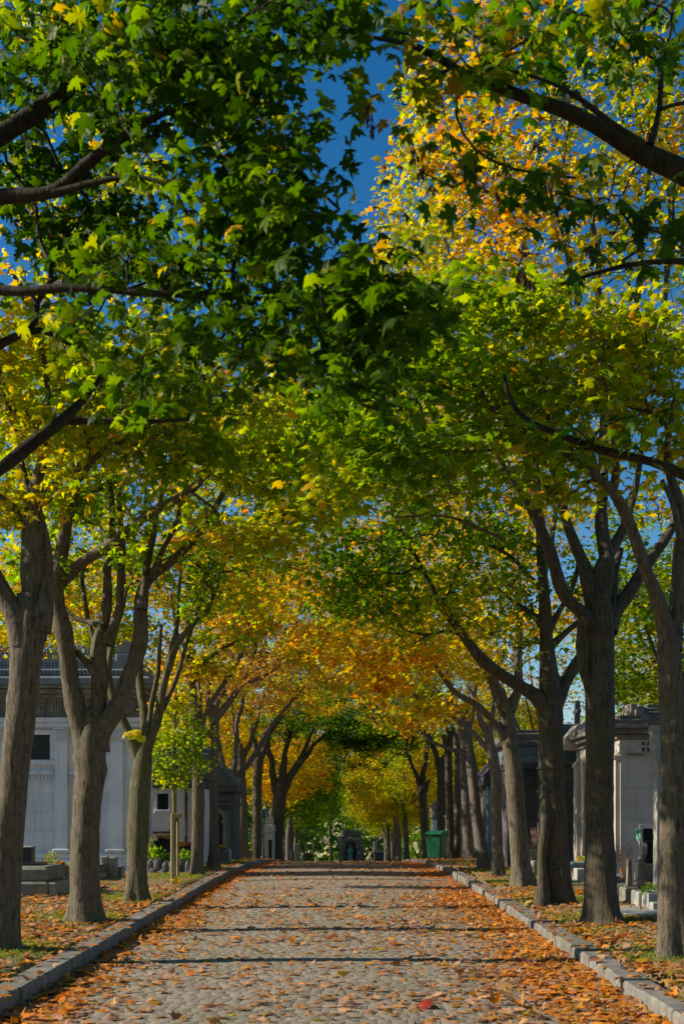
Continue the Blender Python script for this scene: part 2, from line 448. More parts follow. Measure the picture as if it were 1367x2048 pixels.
# ------------------------------------------------------------------ camera, sun, sky
cam = bpy.data.cameras.new('camera'); camo = bpy.data.objects.new('camera', cam); link(camo)
camo.location = (0, 0, CAMH); camo.rotation_euler = (R(90), 0, 0)
cam.sensor_fit = 'HORIZONTAL'; cam.sensor_width = 36.0; cam.lens = F/1367*36.0
cam.shift_y = (HY-1024)/1367.0; cam.shift_x = 0.0
cam.clip_start = .1; cam.clip_end = 3000
cam.dof.use_dof = True; cam.dof.focus_distance = 21.0; cam.dof.aperture_fstop = 5.0
sc.camera = camo
SUN_EL, SUN_AZ = R(29), R(0.5)       # from the left, a little ahead of the camera
sd = Vector((-math.cos(SUN_AZ)*math.cos(SUN_EL), math.sin(SUN_AZ)*math.cos(SUN_EL), math.sin(SUN_EL)))
sl = bpy.data.lights.new('sun', 'SUN'); sl.energy = 4.9; sl.angle = R(.55); sl.color = (1, .90, .75)
so = bpy.data.objects.new('sun', sl); link(so); so.rotation_euler = sd.to_track_quat('Z', 'Y').to_euler(); so.location = (-30, 10, 30)
w = bpy.data.worlds.new('World'); sc.world = w; w.use_nodes = True
nt = w.node_tree; nt.nodes.clear()
wo = nt.nodes.new('ShaderNodeOutputWorld'); bg = nt.nodes.new('ShaderNodeBackground'); sk = nt.nodes.new('ShaderNodeTexSky')
sk.sky_type = 'NISHITA'; sk.sun_disc = False; sk.sun_elevation = SUN_EL
sk.sun_rotation = math.atan2(sd.x, sd.y); sk.air_density = 1.0; sk.dust_density = 0.0; sk.ozone_density = 2.5; sk.altitude = 300
bg.inputs[1].default_value = .080
hs = nt.nodes.new('ShaderNodeHueSaturation'); hs.inputs['Saturation'].default_value = 1.38; nt.links.new(sk.outputs[0], hs.inputs['Color']); nt.links.new(hs.outputs[0], bg.inputs[0]); nt.links.new(bg.outputs[0], wo.inputs[0])
sc.view_settings.view_transform = 'Standard'; sc.view_settings.look = 'None'; sc.view_settings.gamma = 1; sc.view_settings.exposure = 0.58
sc.cycles.use_denoising = True
sc.cycles.max_bounces = 6; sc.cycles.diffuse_bounces = 3; sc.cycles.transmission_bounces = 4; sc.cycles.glossy_bounces = 2
sc.cycles.use_adaptive_sampling = True; sc.cycles.adaptive_threshold = .02

# ------------------------------------------------------------------ ground
def m_ground():
    m, nt, out = newmat('verge_earth'); L = nt.links
    n1 = noise(nt, .9, 6, .6); n2 = noise(nt, 14, 5, .7); n3 = noise(nt, 60, 4, .7)
    c = ramp(nt, [(.3, (.15, .115, .062)), (.55, (.24, .19, .11)), (.8, (.32, .265, .165))], n2.outputs[0]).outputs[0]
    g = ramp(nt, [(.46, (0, 0, 0)), (.60, (1, 1, 1))], n1.outputs[0])
    gc = ramp(nt, [(.3, (.05, .085, .012)), (.7, (.15, .20, .03))], n3.outputs[0]).outputs[0]
    mk = N(nt, 'ShaderNodeMath', operation='MULTIPLY'); L.new(g.outputs[0], mk.inputs[0]); mk.inputs[1].default_value = .55
    c = mixc(nt, mk.outputs[0], c, gc)
    a = N(nt, 'ShaderNodeMath', operation='ADD'); L.new(n2.outputs[0], a.inputs[0]); L.new(n3.outputs[0], a.inputs[1])
    princ(nt, out, c, .95, bump(nt, a.outputs[0], .7, .02), .1)
    return m
GROUND = m_ground()
def grid(name, xs, ys, zf, mat, kind='structure', smooth=True):
    X, Y = np.meshgrid(xs, ys); Z = zf(X, Y); V = np.stack([X, Y, Z], -1).reshape(-1, 3); nx, ny = len(xs), len(ys)
    i, j = np.meshgrid(np.arange(nx-1), np.arange(ny-1)); a = (j*nx+i).ravel()
    fs = np.stack([a, a+1, a+nx+1, a+nx], 1)
    o = np_mesh(name, V, fs, np.full(len(fs), 4), mat, None, smooth=smooth); o['kind'] = kind; return o
ys = np.concatenate([np.arange(-30, 70, .5), np.arange(70, 200, 4), [220, 260, 320, 420, 600, 900]])
xs = np.concatenate([-np.array([500, 300, 160, 90, 60, 40, 30, 22]), np.arange(-16, -3.0, .4), [-2.95, -2.75, -2.7, 0, 2.7, 2.75, 3.05], np.arange(3.3, 16, .4), [22, 30, 40, 60, 90, 160, 300, 500]])
def gzf(X, Y):
    under = (np.abs(X) < 2.9) & (Y < 300)
    return np.where(under, prof(Y)-.14, verge(X, Y))
# the kerb line moves: keep the trench just behind the kerb stones
grid('ground', xs, ys, gzf, GROUND)

# cobbles: one dished sheet of joints, with rows of rounded setts on it
def camber(x, y): return .055*(1-(np.asarray(x)/2.7)**2)
def m_joint():
    m, nt, out = newmat('joint_moss'); n1 = noise(nt, 1.3, 5, .6); n2 = noise(nt, 70, 3, .6)
    c = ramp(nt, [(.35, (.12, .100, .072)), (.5, (.13, .115, .065)), (.68, (.12, .15, .045))], n1.outputs[0]).outputs[0]
    princ(nt, out, c, .95, bump(nt, n2.outputs[0], .6, .01), .1); return m
def m_sett():
    m, nt, out = newmat('sett_stone'); L = nt.links
    at = N(nt, 'ShaderNodeAttribute', attribute_name='lf'); sx = N(nt, 'ShaderNodeSeparateColor'); L.new(at.outputs['Color'], sx.inputs[0])
    c0 = ramp(nt, [(0, (.225, .182, .140)), (.4, (.260, .214, .164)), (.75, (.285, .236, .182)), (1, (.335, .280, .220))], sx.outputs[0]).outputs[0]
    n1 = noise(nt, .7, 5, .6); n2 = noise(nt, 45, 5, .65)
    f = ramp(nt, [(.42, (0, 0, 0)), (.66, (.3, .3, .3))], n1.outputs[0])
    c = mixc(nt, f.outputs[0], c0, (.15, .165, .065))
    v = ramp(nt, [(.3, (.7, .7, .7)), (.7, (1.15, 1.15, 1.15))], n2.outputs[0])
    c = mixc(nt, 1.0, c, v.outputs[0], 'MULTIPLY')
    princ(nt, out, c, .75, bump(nt, n2.outputs[0], .5, .008), .3); return m
ys2 = np.concatenate([np.arange(-6, 75, .5), np.arange(75, 170, 3)])
xs2 = np.linspace(-1, 1, 13)
def roadz(X, Y):
    return prof(Y)+camber(X, Y)
X, Y = np.meshgrid(xs2, ys2); XX = np.where(X < 0, -X*(lx(Y)-.06), X*(rx(Y)+.06))
V = np.stack([XX, Y, roadz(XX, Y)-.0035], -1).reshape(-1, 3); nx = len(xs2)
i, j = np.meshgrid(np.arange(nx-1), np.arange(len(ys2)-1)); a = (j*nx+i).ravel()
joint = np_mesh('road_bed', V, np.stack([a, a+1, a+nx+1, a+nx], 1), np.full(len(a), 4), m_joint(), None, smooth=True); joint['kind'] = 'structure'
def setts():
    VV = []; U = []; nrow = 0; y = -5.0
    while y < 74:
        h = rng.uniform(.085, .11); l, r_ = float(lx(y)), float(rx(y)); x = l+rng.uniform(-.1, 0)
        hump = 0
        while x < r_:
            wd = rng.uniform(.085, .145); x1 = min(x+wd, r_+.02); xa = max(x, l)
            if x1-xa > .05:
                g = .0022; b = .004
                X0, X1, Y0, Y1 = xa+g, x1-g, y+g, y+h-g
                cz = float(prof(y)+camber((xa+x1)/2, y))+rng.normal(0, .0009)+hump
                tx, ty = rng.normal(0, .005, 2)
                j = lambda: rng.normal(0, .0025)
                o = [(X0+j(), Y0+j()), (X1+j(), Y0+j()), (X1+j(), Y1+j()), (X0+j(), Y1+j())]
                low = [(p[0], p[1], cz-.03) for p in o]
                mid = [(p[0], p[1], cz-.0015) for p in o]
                mx, my = (X0+X1)/2, (Y0+Y1)/2
                def ins(p, k): 
                    return (p[0]+(b*k if p[0] < mx else -b*k), p[1]+(b*k if p[1] < my else -b*k))
                top = [(*ins(p, 1), cz+(p[0]-mx)*tx+(p[1]-my)*ty) for p in o]
                VV += low+mid+top; U.append(rng.random())
            x += wd
        y += h; nrow += 1
    V = np.array(VV); n = len(U)
    base = np.array([(0,1,5,4),(1,2,6,5),(2,3,7,6),(3,0,4,7),(4,5,9,8),(5,6,10,9),(6,7,11,10),(7,4,8,11),(8,9,10,11)])
    f = (base[None]+(np.arange(n)*12)[:, None, None]).reshape(-1)
    at = np.zeros((n, 12, 4)); at[..., 0] = np.array(U)[:, None]; at[..., 3] = 1
    o = np_mesh('road', V, f, np.full(n*9, 4), m_sett(), None, attr=at.reshape(-1, 4)); o['kind'] = 'structure'
setts()

def m_stone(name, c0, c1, scale=6, moss=0.0, rough=.85, fine=60, bumpd=.006, streak=0.0, blocks=None):
    m, nt, out = newmat(name); L = nt.links
    n1 = noise(nt, scale, 6, .6); n2 = noise(nt, fine, 4, .65)
    c = ramp(nt, [(.32, c0), (.68, c1)], n1.outputs[0]).outputs[0]
    if moss:
        n3 = noise(nt, 1.6, 5, .65); f = ramp(nt, [(.45, (0, 0, 0)), (.65, (moss,)*3)], n3.outputs[0]); c = mixc(nt, f.outputs[0], c, (.08, .09, .03))
    if streak:
        n4 = noise(nt, 5, 5, .6, sc3=(1, 1, .07)); f = ramp(nt, [(.5, (0, 0, 0)), (.75, (streak,)*3)], n4.outputs[0]); c = mixc(nt, f.outputs[0], c, tuple(x*.35 for x in c0))
    h = n2.outputs[0]
    if blocks:
        tc = N(nt, 'ShaderNodeTexCoord'); sp = N(nt, 'ShaderNodeSeparateXYZ'); L.new(tc.outputs['Object'], sp.inputs[0])
        ad = N(nt, 'ShaderNodeMath', operation='ADD'); L.new(sp.outputs[0], ad.inputs[0]); L.new(sp.outputs[1], ad.inputs[1])
        cb = N(nt, 'ShaderNodeCombineXYZ'); L.new(ad.outputs[0], cb.inputs[0]); L.new(sp.outputs[2], cb.inputs[1])
        bt = N(nt, 'ShaderNodeTexBrick'); L.new(cb.outputs[0], bt.inputs['Vector']); bt.inputs['Scale'].default_value = 1
        bt.inputs['Brick Width'].default_value = blocks[0]; bt.inputs['Row Height'].default_value = blocks[1]; bt.inputs['Mortar Size'].default_value = .006
        bt.inputs['Color1'].default_value = (.93, .93, .93, 1); bt.inputs['Color2'].default_value = (1, 1, 1, 1); bt.inputs['Mortar'].default_value = (.66, .66, .66, 1)
        c = mixc(nt, 1.0, c, bt.outputs['Color'], 'MULTIPLY')
    princ(nt, out, c, rough, bump(nt, h, .6, bumpd), .25); return m
KERBM = m_stone('kerb_granite', (.14, .13, .112), (.26, .24, .21), 7, .45, streak=.5)
def kerb(side):
    mb = MB(); y = -5.0; k = 0
    while y < 75:
        ln = rng.uniform(.32, .75) if side > 0 else rng.uniform(1.1, 1.9)
        y1 = y+ln; e0 = float((rx if side > 0 else lx)(y)); e1 = float((rx if side > 0 else lx)(y1))
        j = rng.normal(0, .009 if side > 0 else .005); zt = float(prof(y+ln/2))+KH+rng.normal(0, .005 if side > 0 else .003)
        jy = .002; dz = float(prof(y1)-prof(y))/2
        wk = .25
        a, b = (e0+j, e1+j) if side > 0 else (e0-wk+j, e1-wk+j)
        zb = zt-.34; c = .018
        V = []
        for yy, xx, zz in ((y+jy, a, zt-dz), (y1-jy, b, zt+dz)):
            V += [(xx, yy, zb), (xx, yy, zz-c), (xx+c, yy, zz), (xx+wk-c, yy, zz), (xx+wk, yy, zz-c), (xx+wk, yy, zb)]
        fs = [tuple(range(6)), tuple(range(11, 5, -1))]+[(i, i+6, (i+1) % 6+6, (i+1) % 6) for i in range(6)]
        mb.add(V, fs); y = y1; k += 1
    o = mb.build('kerb', KERBM); o['kind'] = 'structure'
kerb(1); kerb(-1)

# ------------------------------------------------------------------ fallen leaves
def in_dens(x, y):
    l, r_ = lx(y), rx(y)
    dl, dr = x-l, r_-x
    road = (x > l) & (x < r_)
    d = np.where(road, .055+.015*(y > 20)+(1.0*np.exp(-(np.clip(dr, 0, 9)/.62)**1.5)+.30*np.exp(-np.clip(dr, 0, 9)/1.3))*(.75+.45*np.sin(y*.9+1)*np.sin(y*.37))+1.0*np.exp(-(np.clip(dl, 0, 9)/.42)**1.5)*(.75+.4*np.sin(y*.8)), 0)
    cl = .5+.5*np.sin(y*1.1+np.sin(x*2))*np.sin(x*1.7+y*.37)
    cl2 = .5+.5*np.sin(y*3.1+x)*np.sin(x*3.7-y*1.3)
    vl = (x < l-.3); vr = (x > r_+.3)
    edge = np.exp(-np.abs(y-13.5)/5)
    d = np.where(vl, .045+.34*cl*cl2**2+.55*edge*cl*np.where(x > -6, 1, .3), d)
    d = np.where(vr, .05+.50*cl*cl2**1.5+.30*cl2*edge, d)
    kb = ((x <= l) & (x >= l-.3)) | ((x >= r_) & (x <= r_+.3))
    d = np.where(kb, .06, d)
    far = np.clip((60-y)/30, .25, 1)
    d = np.where(road, d*(.45+1.5*cl2*cl+.0*far), d)
    return np.clip(d, 0, 1)
def scatter(n, y0, y1, xw, tmpl, size, pal='fallen', power=1.0):
    y = y0+(y1-y0)*rng.random(n)**power; x = rng.uniform(-xw, xw, n)
    keep = rng.random(n) < in_dens(x, y); x, y = x[keep], y[keep]; n = len(x)
    l, r_ = lx(y), rx(y)
    road = (x > l) & (x < r_)
    kb = ((x <= l) & (x >= l-.3)) | ((x >= r_) & (x <= r_+.3))
    z = np.where(road, prof(y)+camber(x, y), np.where(kb, prof(y)+KH, verge(x, y)))
    pile = np.where(road, .08*np.exp(-np.clip(r_-x, 0, 9)/.3)+.06*np.exp(-np.clip(x-l, 0, 9)/.25), .02)
    z = z+.008+pile*rng.random(n)*.7
    az = rng.uniform(0, 2*math.pi, n); tl = np.where(rng.random(n) < .3, .38, .12)
    ax = np.stack([np.cos(az), np.sin(az), np.abs(rng.normal(0, .06, n))], 1)
    nr = np.stack([rng.normal(0, 1, n)*tl, rng.normal(0, 1, n)*tl, np.ones(n)], 1)
    nr /= np.linalg.norm(nr, axis=1, keepdims=True)
    sz = size*rng.uniform(.55, 1.15, n)
    z = z+np.abs(nr[:, 0])*sz*.28
    pos = np.stack([x, y, z], 1)
    curl = rng.normal(.8, 1.0, n)
    u = rng.random(n); band = road & ((r_-x < .8) | (x-l < .5)); u = np.where(band & (rng.random(n) < .6), u*.40, np.where(road & (rng.random(n) < .6), .36+u*.45, u))
    return pos, ax, nr, sz, u, rng.uniform(.55, 1.1, n), curl
A = scatter(130000, 8.0, 24, 8, LEAF_MD, .114)
o = build_leaves('fallen_leaves', *A[:6], LEAF_MD, LM['fallen'], None, curl=A[6])
tag(o, 'orange and tan maple leaves strewn over the near cobbles and verges', 'fallen leaves', kind='stuff')
A = scatter(180000, 24, 75, 9, LEAF_LO, .112, power=1.0)
o = build_leaves('fallen_leaves', *A[:6], LEAF_LO, LM['fallen2'], None, curl=A[6])
tag(o, 'orange leaf litter along the farther stretch of the avenue', 'fallen leaves', kind='stuff')

# the single red leaf at the bottom of the picture
x, y = (835-CX)*10.15/F, 10.05
TV, TT = LEAF_HI
o = build_leaves('maple_leaf', np.array([[x, y, float(prof(y)+camber(x, y))+.02]]), np.array([[.8, -.2, .35]]), np.array([[-.2, -.75, .6]]), np.array([.125]), np.array([1.0]), np.array([.9]), LEAF_HI, LM['fallen'], None, curl=np.array([1.4]))
tag(o, 'deep red maple leaf lying alone on the near cobbles', 'leaf')

# grass: tufts round the trunks and along the verges
def grass(n, f, name, label):
    x, y, s = f(n); n = len(x); z = verge(x, y)-.005
    az = rng.uniform(0, 6.28, n); ax = np.stack([np.cos(az)*.5, np.sin(az)*.5, rng.uniform(.6, 1.2, n)], 1)
    nr = np.stack([np.cos(az+1.57), np.sin(az+1.57), rng.normal(0, .2, n)], 1); nr = np.stack([-np.sin(az), np.cos(az), np.zeros(n)], 1)
    T = (np.array([(-.07, 0, 0), (.07, 0, 0), (.03, .6, -.08), (0, 1, -.28)]), np.array([(0, 1, 2), (0, 2, 3)]))
    nr = np.cross(ax, nr)
    o = build_leaves(name, np.stack([x, y, z], 1), ax, nr, s, rng.uniform(.3, 1, n), rng.uniform(.7, 1.3, n), T, LM['grass'], None)
    tag(o, label, 'grass', kind='stuff')
LM['grass'] = leaf_mat('foliage_grass', [(0, (.06, .10, .01)), (.5, (.14, .21, .02)), (1, (.28, .30, .05))], .35, 1.4)
# ------------------------------------------------------------------ the rows of maples
# nearest trees, their trunks stand outside the picture, their boughs reach in
BARKK = bark_mat('bark_shade_black', (.035, .028, .020), .2)  # near-black tone puts the shade on the nearest boughs into the colour
GL = 'maples of the left row'; GR = 'maples of the right row'
def Lx(d): return -3.55
tree('dark green maple whose shaded boughs fill the upper left corner',
     [(-395, 2080, 60), (-400, 1900, 52), (-395, 1500, 50), (-380, 1150, 48), (-370, 900, 44), (-360, 700, 36)],
     [(0.2, [(-375, 760, 40), (-200, 520, 30), (-80, 330, 24), (0, 275, 21), (65, 232, 19), (150, 178, 16), (230, 130, 10), (330, 95, 6), (450, 60, 4)]),
      (-.6, [(-375, 800, 38), (-220, 520, 26), (-90, 410, 22), (0, 390, 16), (60, 388, 15), (105, 392, 15), (140, 362, 13), (175, 318, 12), (240, 280, 9), (300, 235, 7), (400, 200, 5), (520, 190, 4)]),
      (-.6, [(105, 388, 8, -.3), (200, 362, 6, -.4), (270, 342, 6, -.5), (300, 355, 5, -.5), (400, 392, 5, -.6), (485, 480, 4, -.6), (560, 540, 3, -.7)]),
      (-.9, [(-375, 900, 36), (-200, 680, 22), (-80, 580, 15), (0, 575, 11), (50, 584, 10), (120, 571, 9), (190, 575, 8), (260, 580, 8), (360, 590, 7), (450, 595, 6), (560, 600, 5), (680, 640, 4)]),
      (.9, [(-370, 1000, 36), (-220, 900, 24), (-100, 985, 18), (0, 945, 15), (60, 890, 14), (125, 842, 12), (165, 800, 8), (215, 740, 6)]),
      (.9, [(125, 842, 8, .9), (200, 840, 7, .9), (260, 849, 6, .9), (320, 846, 5, .9), (380, 838, 4, .9)]),
      (.2, [(-370, 900, 30), (-150, 760, 15), (0, 690, 10), (45, 656, 9), (90, 650, 7), (140, 690, 4)]),
      (-.3, [(300, 90, 7, 0), (410, 150, 6), (450, 210, 5), (500, 270, 5), (550, 310, 4), (600, 345, 4), (680, 420, 3)]),
      (0, [(450, 60, 6), (530, 118, 5), (580, 115, 5), (625, 82, 4), (700, 60, 3)]),
      (1.5, [(-375, 860, 40), (-700, 500, 26), (-1000, 200, 14)]), (1.0, [(-360, 740, 36), (-330, 300, 24), (-300, -150, 12)]),
      (2.5, [(-360, 740, 34), (-480, 300, 20), (-500, 0, 10)])],
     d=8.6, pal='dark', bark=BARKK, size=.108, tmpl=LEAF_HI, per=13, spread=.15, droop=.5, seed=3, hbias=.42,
     blobs=[(80, 50, 180, 100, -.2, 1.0, 34), (40, 190, 90, 50, 1.0, .4, 10), (50, 340, 90, 40, .9, .4, 8), (160, 440, 120, 50, .8, .4, 8), (300, 60, 170, 100, -.5, 1.1, 36), (520, 60, 170, 90, -.6, 1.0, 32), (680, 30, 70, 40, -.8, .6, 8), (100, 290, 150, 80, 1.3, .5, 14),
            (330, 210, 150, 80, -.5, 1.0, 22), (480, 220, 110, 100, -.6, .9, 17), (560, 370, 100, 90, -.8, .9, 17), (420, 400, 150, 100, -.4, 1.0, 17), (170, 470, 140, 70, .8, .6, 12),
            (120, 540, 120, 50, .6, .6, 8), (330, 540, 160, 90, -.2, .8, 17), (560, 520, 160, 90, -.9, .9, 25), (730, 570, 100, 75, -1.3, .5, 22), (660, 680, 130, 65, -1.4, .5, 20), (470, 680, 140, 70, -1.0, .6, 17),
            (330, 745, 90, 50, -1.3, .5, 9), (735, 770, 45, 50, -1.8, .3, 6), (810, 630, 50, 40, -1.7, .3, 6), (190, 640, 60, 40, -.8, .5, 5), (700, 50, 40, 30, -1.2, .4, 4)],
     ells=[(-5.6, 8.6, 6.4, 1.8, 2.6, 1.8, 60)], rt=.0065)
def seeds(e, S):
    T = (np.array([(0, 0, 0), (.16, .2, 0), (.22, .7, .03), (0, 1, 0), (-.08, .5, .02)]), np.array([(0, 1, 2), (0, 2, 3), (0, 3, 4)]))
    for px, py, n, dd in [(735, 225, 16, 7.3), (742, 255, 10, 7.3), (830, 305, 18, 7.6), (845, 340, 14, 7.6), (860, 375, 8, 7.6), (1040, 545, 22, 7.4), (1060, 560, 18, 7.4), (1075, 290, 12, 7.8), (1010, 340, 12, 7.8), (1000, 395, 10, 7.7), (1110, 350, 10, 7.7), (920, 220, 8, 7.9), (1120, 480, 14, 7.6), (1180, 500, 10, 7.6)]:
        ps = np.array([P(px+rng.normal(0, 4), py+rng.normal(0, 7), dd+rng.normal(0, .03)) for _ in range(n)])
        build_leaves('seed_cluster', ps-S.base, np.stack([rng.normal(0, .4, n), rng.normal(0, .4, n), -np.ones(n)], 1), rng.normal(0, 1, (n, 3)), np.full(n, .055), rng.random(n), rng.uniform(.7, 1.2, n), T, LM['seed'], e)
tree('maple with a thick dark bough slanting across the upper right corner',
     [(1740, 2080, 60), (1745, 1700, 50), (1735, 1300, 48), (1720, 1000, 46), (1700, 760, 40), (1690, 600, 34)],
     [(-.9, [(1700, 760, 38), (1560, 520, 32), (1460, 400, 27), (1367, 335, 24), (1284, 298, 21), (1204, 264, 18), (1134, 232, 15), (1074, 212, 13), (1010, 180, 11), (964, 158, 10), (900, 135, 8), (849, 92, 7), (784, 80, 5), (730, 70, 3)]),
      (0, [(1299, 287, 8, -.8), (1314, 250, 7, -.8), (1321, 220, 6, -.8), (1316, 125, 5, -.7), (1339, 75, 4, -.6), (1350, -20, 4)]),
      (0, [(1321, 218, 5, -.8), (1345, 205, 5, -.7), (1400, 203, 5, -.6)]),
      (0, [(1284, 288, 8, -.8), (1184, 222, 6, -.9), (1150, 190, 5, -1), (1100, 165, 4, -1), (1004, 135, 3, -1.1)]),
      (0, [(920, 150, 5, -1), (908, 200, 4, -1), (905, 255, 4, -1), (940, 290, 3, -1), (985, 330, 3, -1), (1060, 345, 3, -1), (1150, 355, 3, -1)]),
      (-.3, [(1710, 900, 34), (1500, 560, 14), (1400, 520, 8), (1300, 520, 6), (1200, 545, 5), (1120, 570, 3)]),
      (.9, [(1720, 1050, 40), (1560, 1010, 24), (1450, 985, 17), (1367, 948, 12), (1284, 915, 10), (1234, 911, 9), (1159, 886, 8), (1104, 862, 7), (1054, 846, 6), (1014, 806, 5), (1008, 750, 4)]),
      (1.5, [(1700, 800, 36), (1900, 400, 22), (2000, 100, 12)]), (1.0, [(1695, 700, 34), (1640, 300, 20), (1560, -100, 10)])],
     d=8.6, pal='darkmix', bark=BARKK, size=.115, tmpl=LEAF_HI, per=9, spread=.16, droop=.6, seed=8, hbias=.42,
     blobs=[(850, 20, 80, 40, -.5, .7, 7), (1020, 30, 120, 50, -.5, .8, 13), (1200, 40, 130, 60, -.3, .8, 16), (1340, 80, 80, 90, 0, .8, 11), (960, 110, 70, 35, -1, .3, 7), (830, 190, 35, 30, -1.1, .3, 5), (950, 320, 120, 90, -1, .5, 3),
            (1080, 170, 100, 40, -.3, .5, 5), (1130, 400, 60, 30, -1.1, .3, 5), (1280, 430, 70, 40, -.9, .4, 4), (1250, 520, 130, 40, -.9, .5, 3), (1220, 870, 160, 40, .6, .5, 9)],
     ells=[(6.0, 9.2, 7.0, 1.5, 2.0, 1.6, 20)], rt=.0070, extra=seeds)
# two more trees of the rows behind the camera's shoulders, they shade the near boughs
# ---- left row
tree('thick grey maple trunk at the left edge, nearest of its row in view',
     [(0, 1902, 40), (6, 1830, 33), (13, 1740, 32), (20, 1640, 31), (32, 1530, 30), (42, 1440, 31), (51, 1350, 32), (56, 1290, 36), (57, 1240, 32)],
     [(0, [(48, 1290, 28), (35, 1235, 24), (5, 1190, 23), (-40, 1110, 20), (-110, 1010, 15), (-180, 860, 9)]),
      (0, [(62, 1280, 34), (70, 1210, 30), (68, 1130, 27), (66, 1040, 23), (66, 1005, 21), (80, 930, 10), (100, 850, 8), (95, 760, 6), (80, 680, 5)]),
      (0, [(75, 1260, 24), (92, 1200, 20), (96, 1120, 12), (85, 1050, 8), (40, 930, 8), (22, 830, 7), (0, 760, 6)]),
      (0, [(66, 1060, 10), (30, 1010, 8), (-10, 990, 7), (-80, 950, 5)]), (0, [(150, 970, 7), (200, 900, 6), (260, 880, 5), (330, 830, 4)])],
     pal='yelgreen', size=.118, tmpl=LEAF_MD, per=24, rt=.0075, seed=1, hbias=.50, droop=.3,
     blobs=[(60, 700, 150, 60, 0, 1.2, 24), (250, 700, 140, 60, -.3, 1.0, 16), (60, 830, 150, 70, 0, 1.0, 18), (260, 800, 170, 60, 0, 1.0, 24), (450, 820, 130, 50, .2, .8, 16), (120, 930, 140, 50, 0, .8, 12), (330, 900, 120, 50, .2, .8, 12),
            (30, 1000, 80, 40, .2, .6, 7), (60, 560, 120, 120, .6, 1.2, 14), (420, 560, 220, 110, .9, 1.2, 8), (100, 780, 160, 120, .8, 1.2, 24), (120, 330, 190, 160, 1.2, 1.2, 34), (60, 60, 120, 100, 1.4, 1.0, 12), (420, 200, 160, 160, 1.6, 1.2, 14), (330, 880, 160, 80, .6, 1, 14)],
     ells=[(-5.4, 13.5, 6.8, 1.7, 2.6, 1.8, 75)], group=GL)
def sprig(e, S):
    pass
tree('maple forking low into a wide leaning pair of limbs, second trunk from the left edge',
     [(172, 1845, 38), (171, 1780, 31), (171, 1700, 30), (174, 1620, 29.5), (182, 1550, 31), (182, 1495, 33), (182, 1470, 30)],
     [(-.3, [(176, 1500, 22), (160, 1450, 21), (146, 1385, 20), (134, 1320, 19), (122, 1265, 19), (112, 1215, 18), (116, 1160, 16), (126, 1095, 14), (136, 1030, 14), (146, 990, 13), (150, 930, 9), (158, 860, 7), (150, 780, 5)]),
      (-1.2, [(118, 1165, 13), (150, 1133, 13), (200, 1104, 12), (265, 1060, 11), (310, 1025, 10), (375, 980, 9), (435, 925, 7), (480, 885, 6), (528, 852, 5)]),
      (0, [(140, 1010, 9), (170, 985, 8), (200, 976, 6), (240, 960, 4)]), (0, [(146, 985, 9), (160, 940, 8), (185, 880, 6), (205, 790, 5)]),
      (.3, [(192, 1500, 24), (208, 1460, 21), (236, 1400, 18), (258, 1345, 17), (272, 1290, 16), (282, 1235, 15), (288, 1190, 14), (312, 1143, 12), (370, 1100, 9), (412, 1045, 7), (440, 990, 6), (492, 930, 5), (520, 880, 3)]),
      (.5, [(284, 1220, 10), (290, 1150, 8), (300, 1090, 7), (310, 1030, 6), (335, 960, 5), (350, 880, 4)]), (.5, [(300, 1160, 8), (325, 1100, 6), (352, 1050, 6), (375, 960, 4)]),
      (.2, [(190, 1500, 18), (188, 1440, 17), (189, 1375, 19), (200, 1320, 19), (212, 1270, 14), (214, 1200, 11), (214, 1130, 9), (222, 1060, 8), (225, 980, 6), (205, 900, 5)]),
      (.3, [(212, 1290, 10), (236, 1220, 9), (241, 1150, 8), (243, 1060, 7), (240, 980, 5)]), (0, [(192, 1350, 8), (165, 1315, 7), (148, 1300, 7)]),
      (.4, [(210, 1255, 8), (190, 1245, 7), (160, 1243, 6), (135, 1228, 5), (120, 1200, 3)]), (.4, [(200, 1320, 6), (172, 1225, 5), (165, 1150, 4)])],
     pal='lime', size=.118, tmpl=LEAF_MD, per=27, rt=.0080, seed=2, hbias=.48,
     blobs=[(420, 900, 170, 60, -.5, 1.2, 30), (560, 960, 110, 60, -.6, 1.0, 18), (500, 840, 160, 50, -.4, 1.0, 24), (620, 870, 90, 70, -.6, 1.0, 20), (430, 1050, 150, 40, -.6, .8, 12), (540, 1080, 120, 50, -.8, .8, 16), (300, 1100, 100, 40, 0, .8, 6), (170, 1040, 120, 40, 0, .8, 8),
            (180, 880, 150, 60, .3, 1.0, 18), (640, 1010, 60, 50, -.8, .6, 9), (250, 760, 260, 140, .8, 1.6, 46), (560, 760, 140, 90, .3, 1.2, 24), (140, 960, 160, 90, .6, 1.2, 22), (620, 930, 110, 120, -.4, 1.2, 24), (150, 1150, 120, 30, .2, .6, 6)],
     ells=[(-5.3, 17.6, 7.0, 1.8, 2.4, 2.0, 80)], group=GL)
def yellow_sprig(e, S):
    ps = np.array([P(270+rng.normal(0, 9), 1466+rng.normal(0, 4), S.base[1]-.3) for _ in range(16)]); n = len(ps)
    build_leaves('sprig', ps-S.base, np.stack([rng.normal(0, 1, n), rng.normal(0, .5, n), rng.normal(-.4, .3, n)], 1), np.stack([rng.normal(0, .5, n), -np.ones(n), np.ones(n)], 1), np.full(n, .13), rng.uniform(.5, .9, n), rng.uniform(.9, 1.3, n), LEAF_MD, LM['lime'], e)
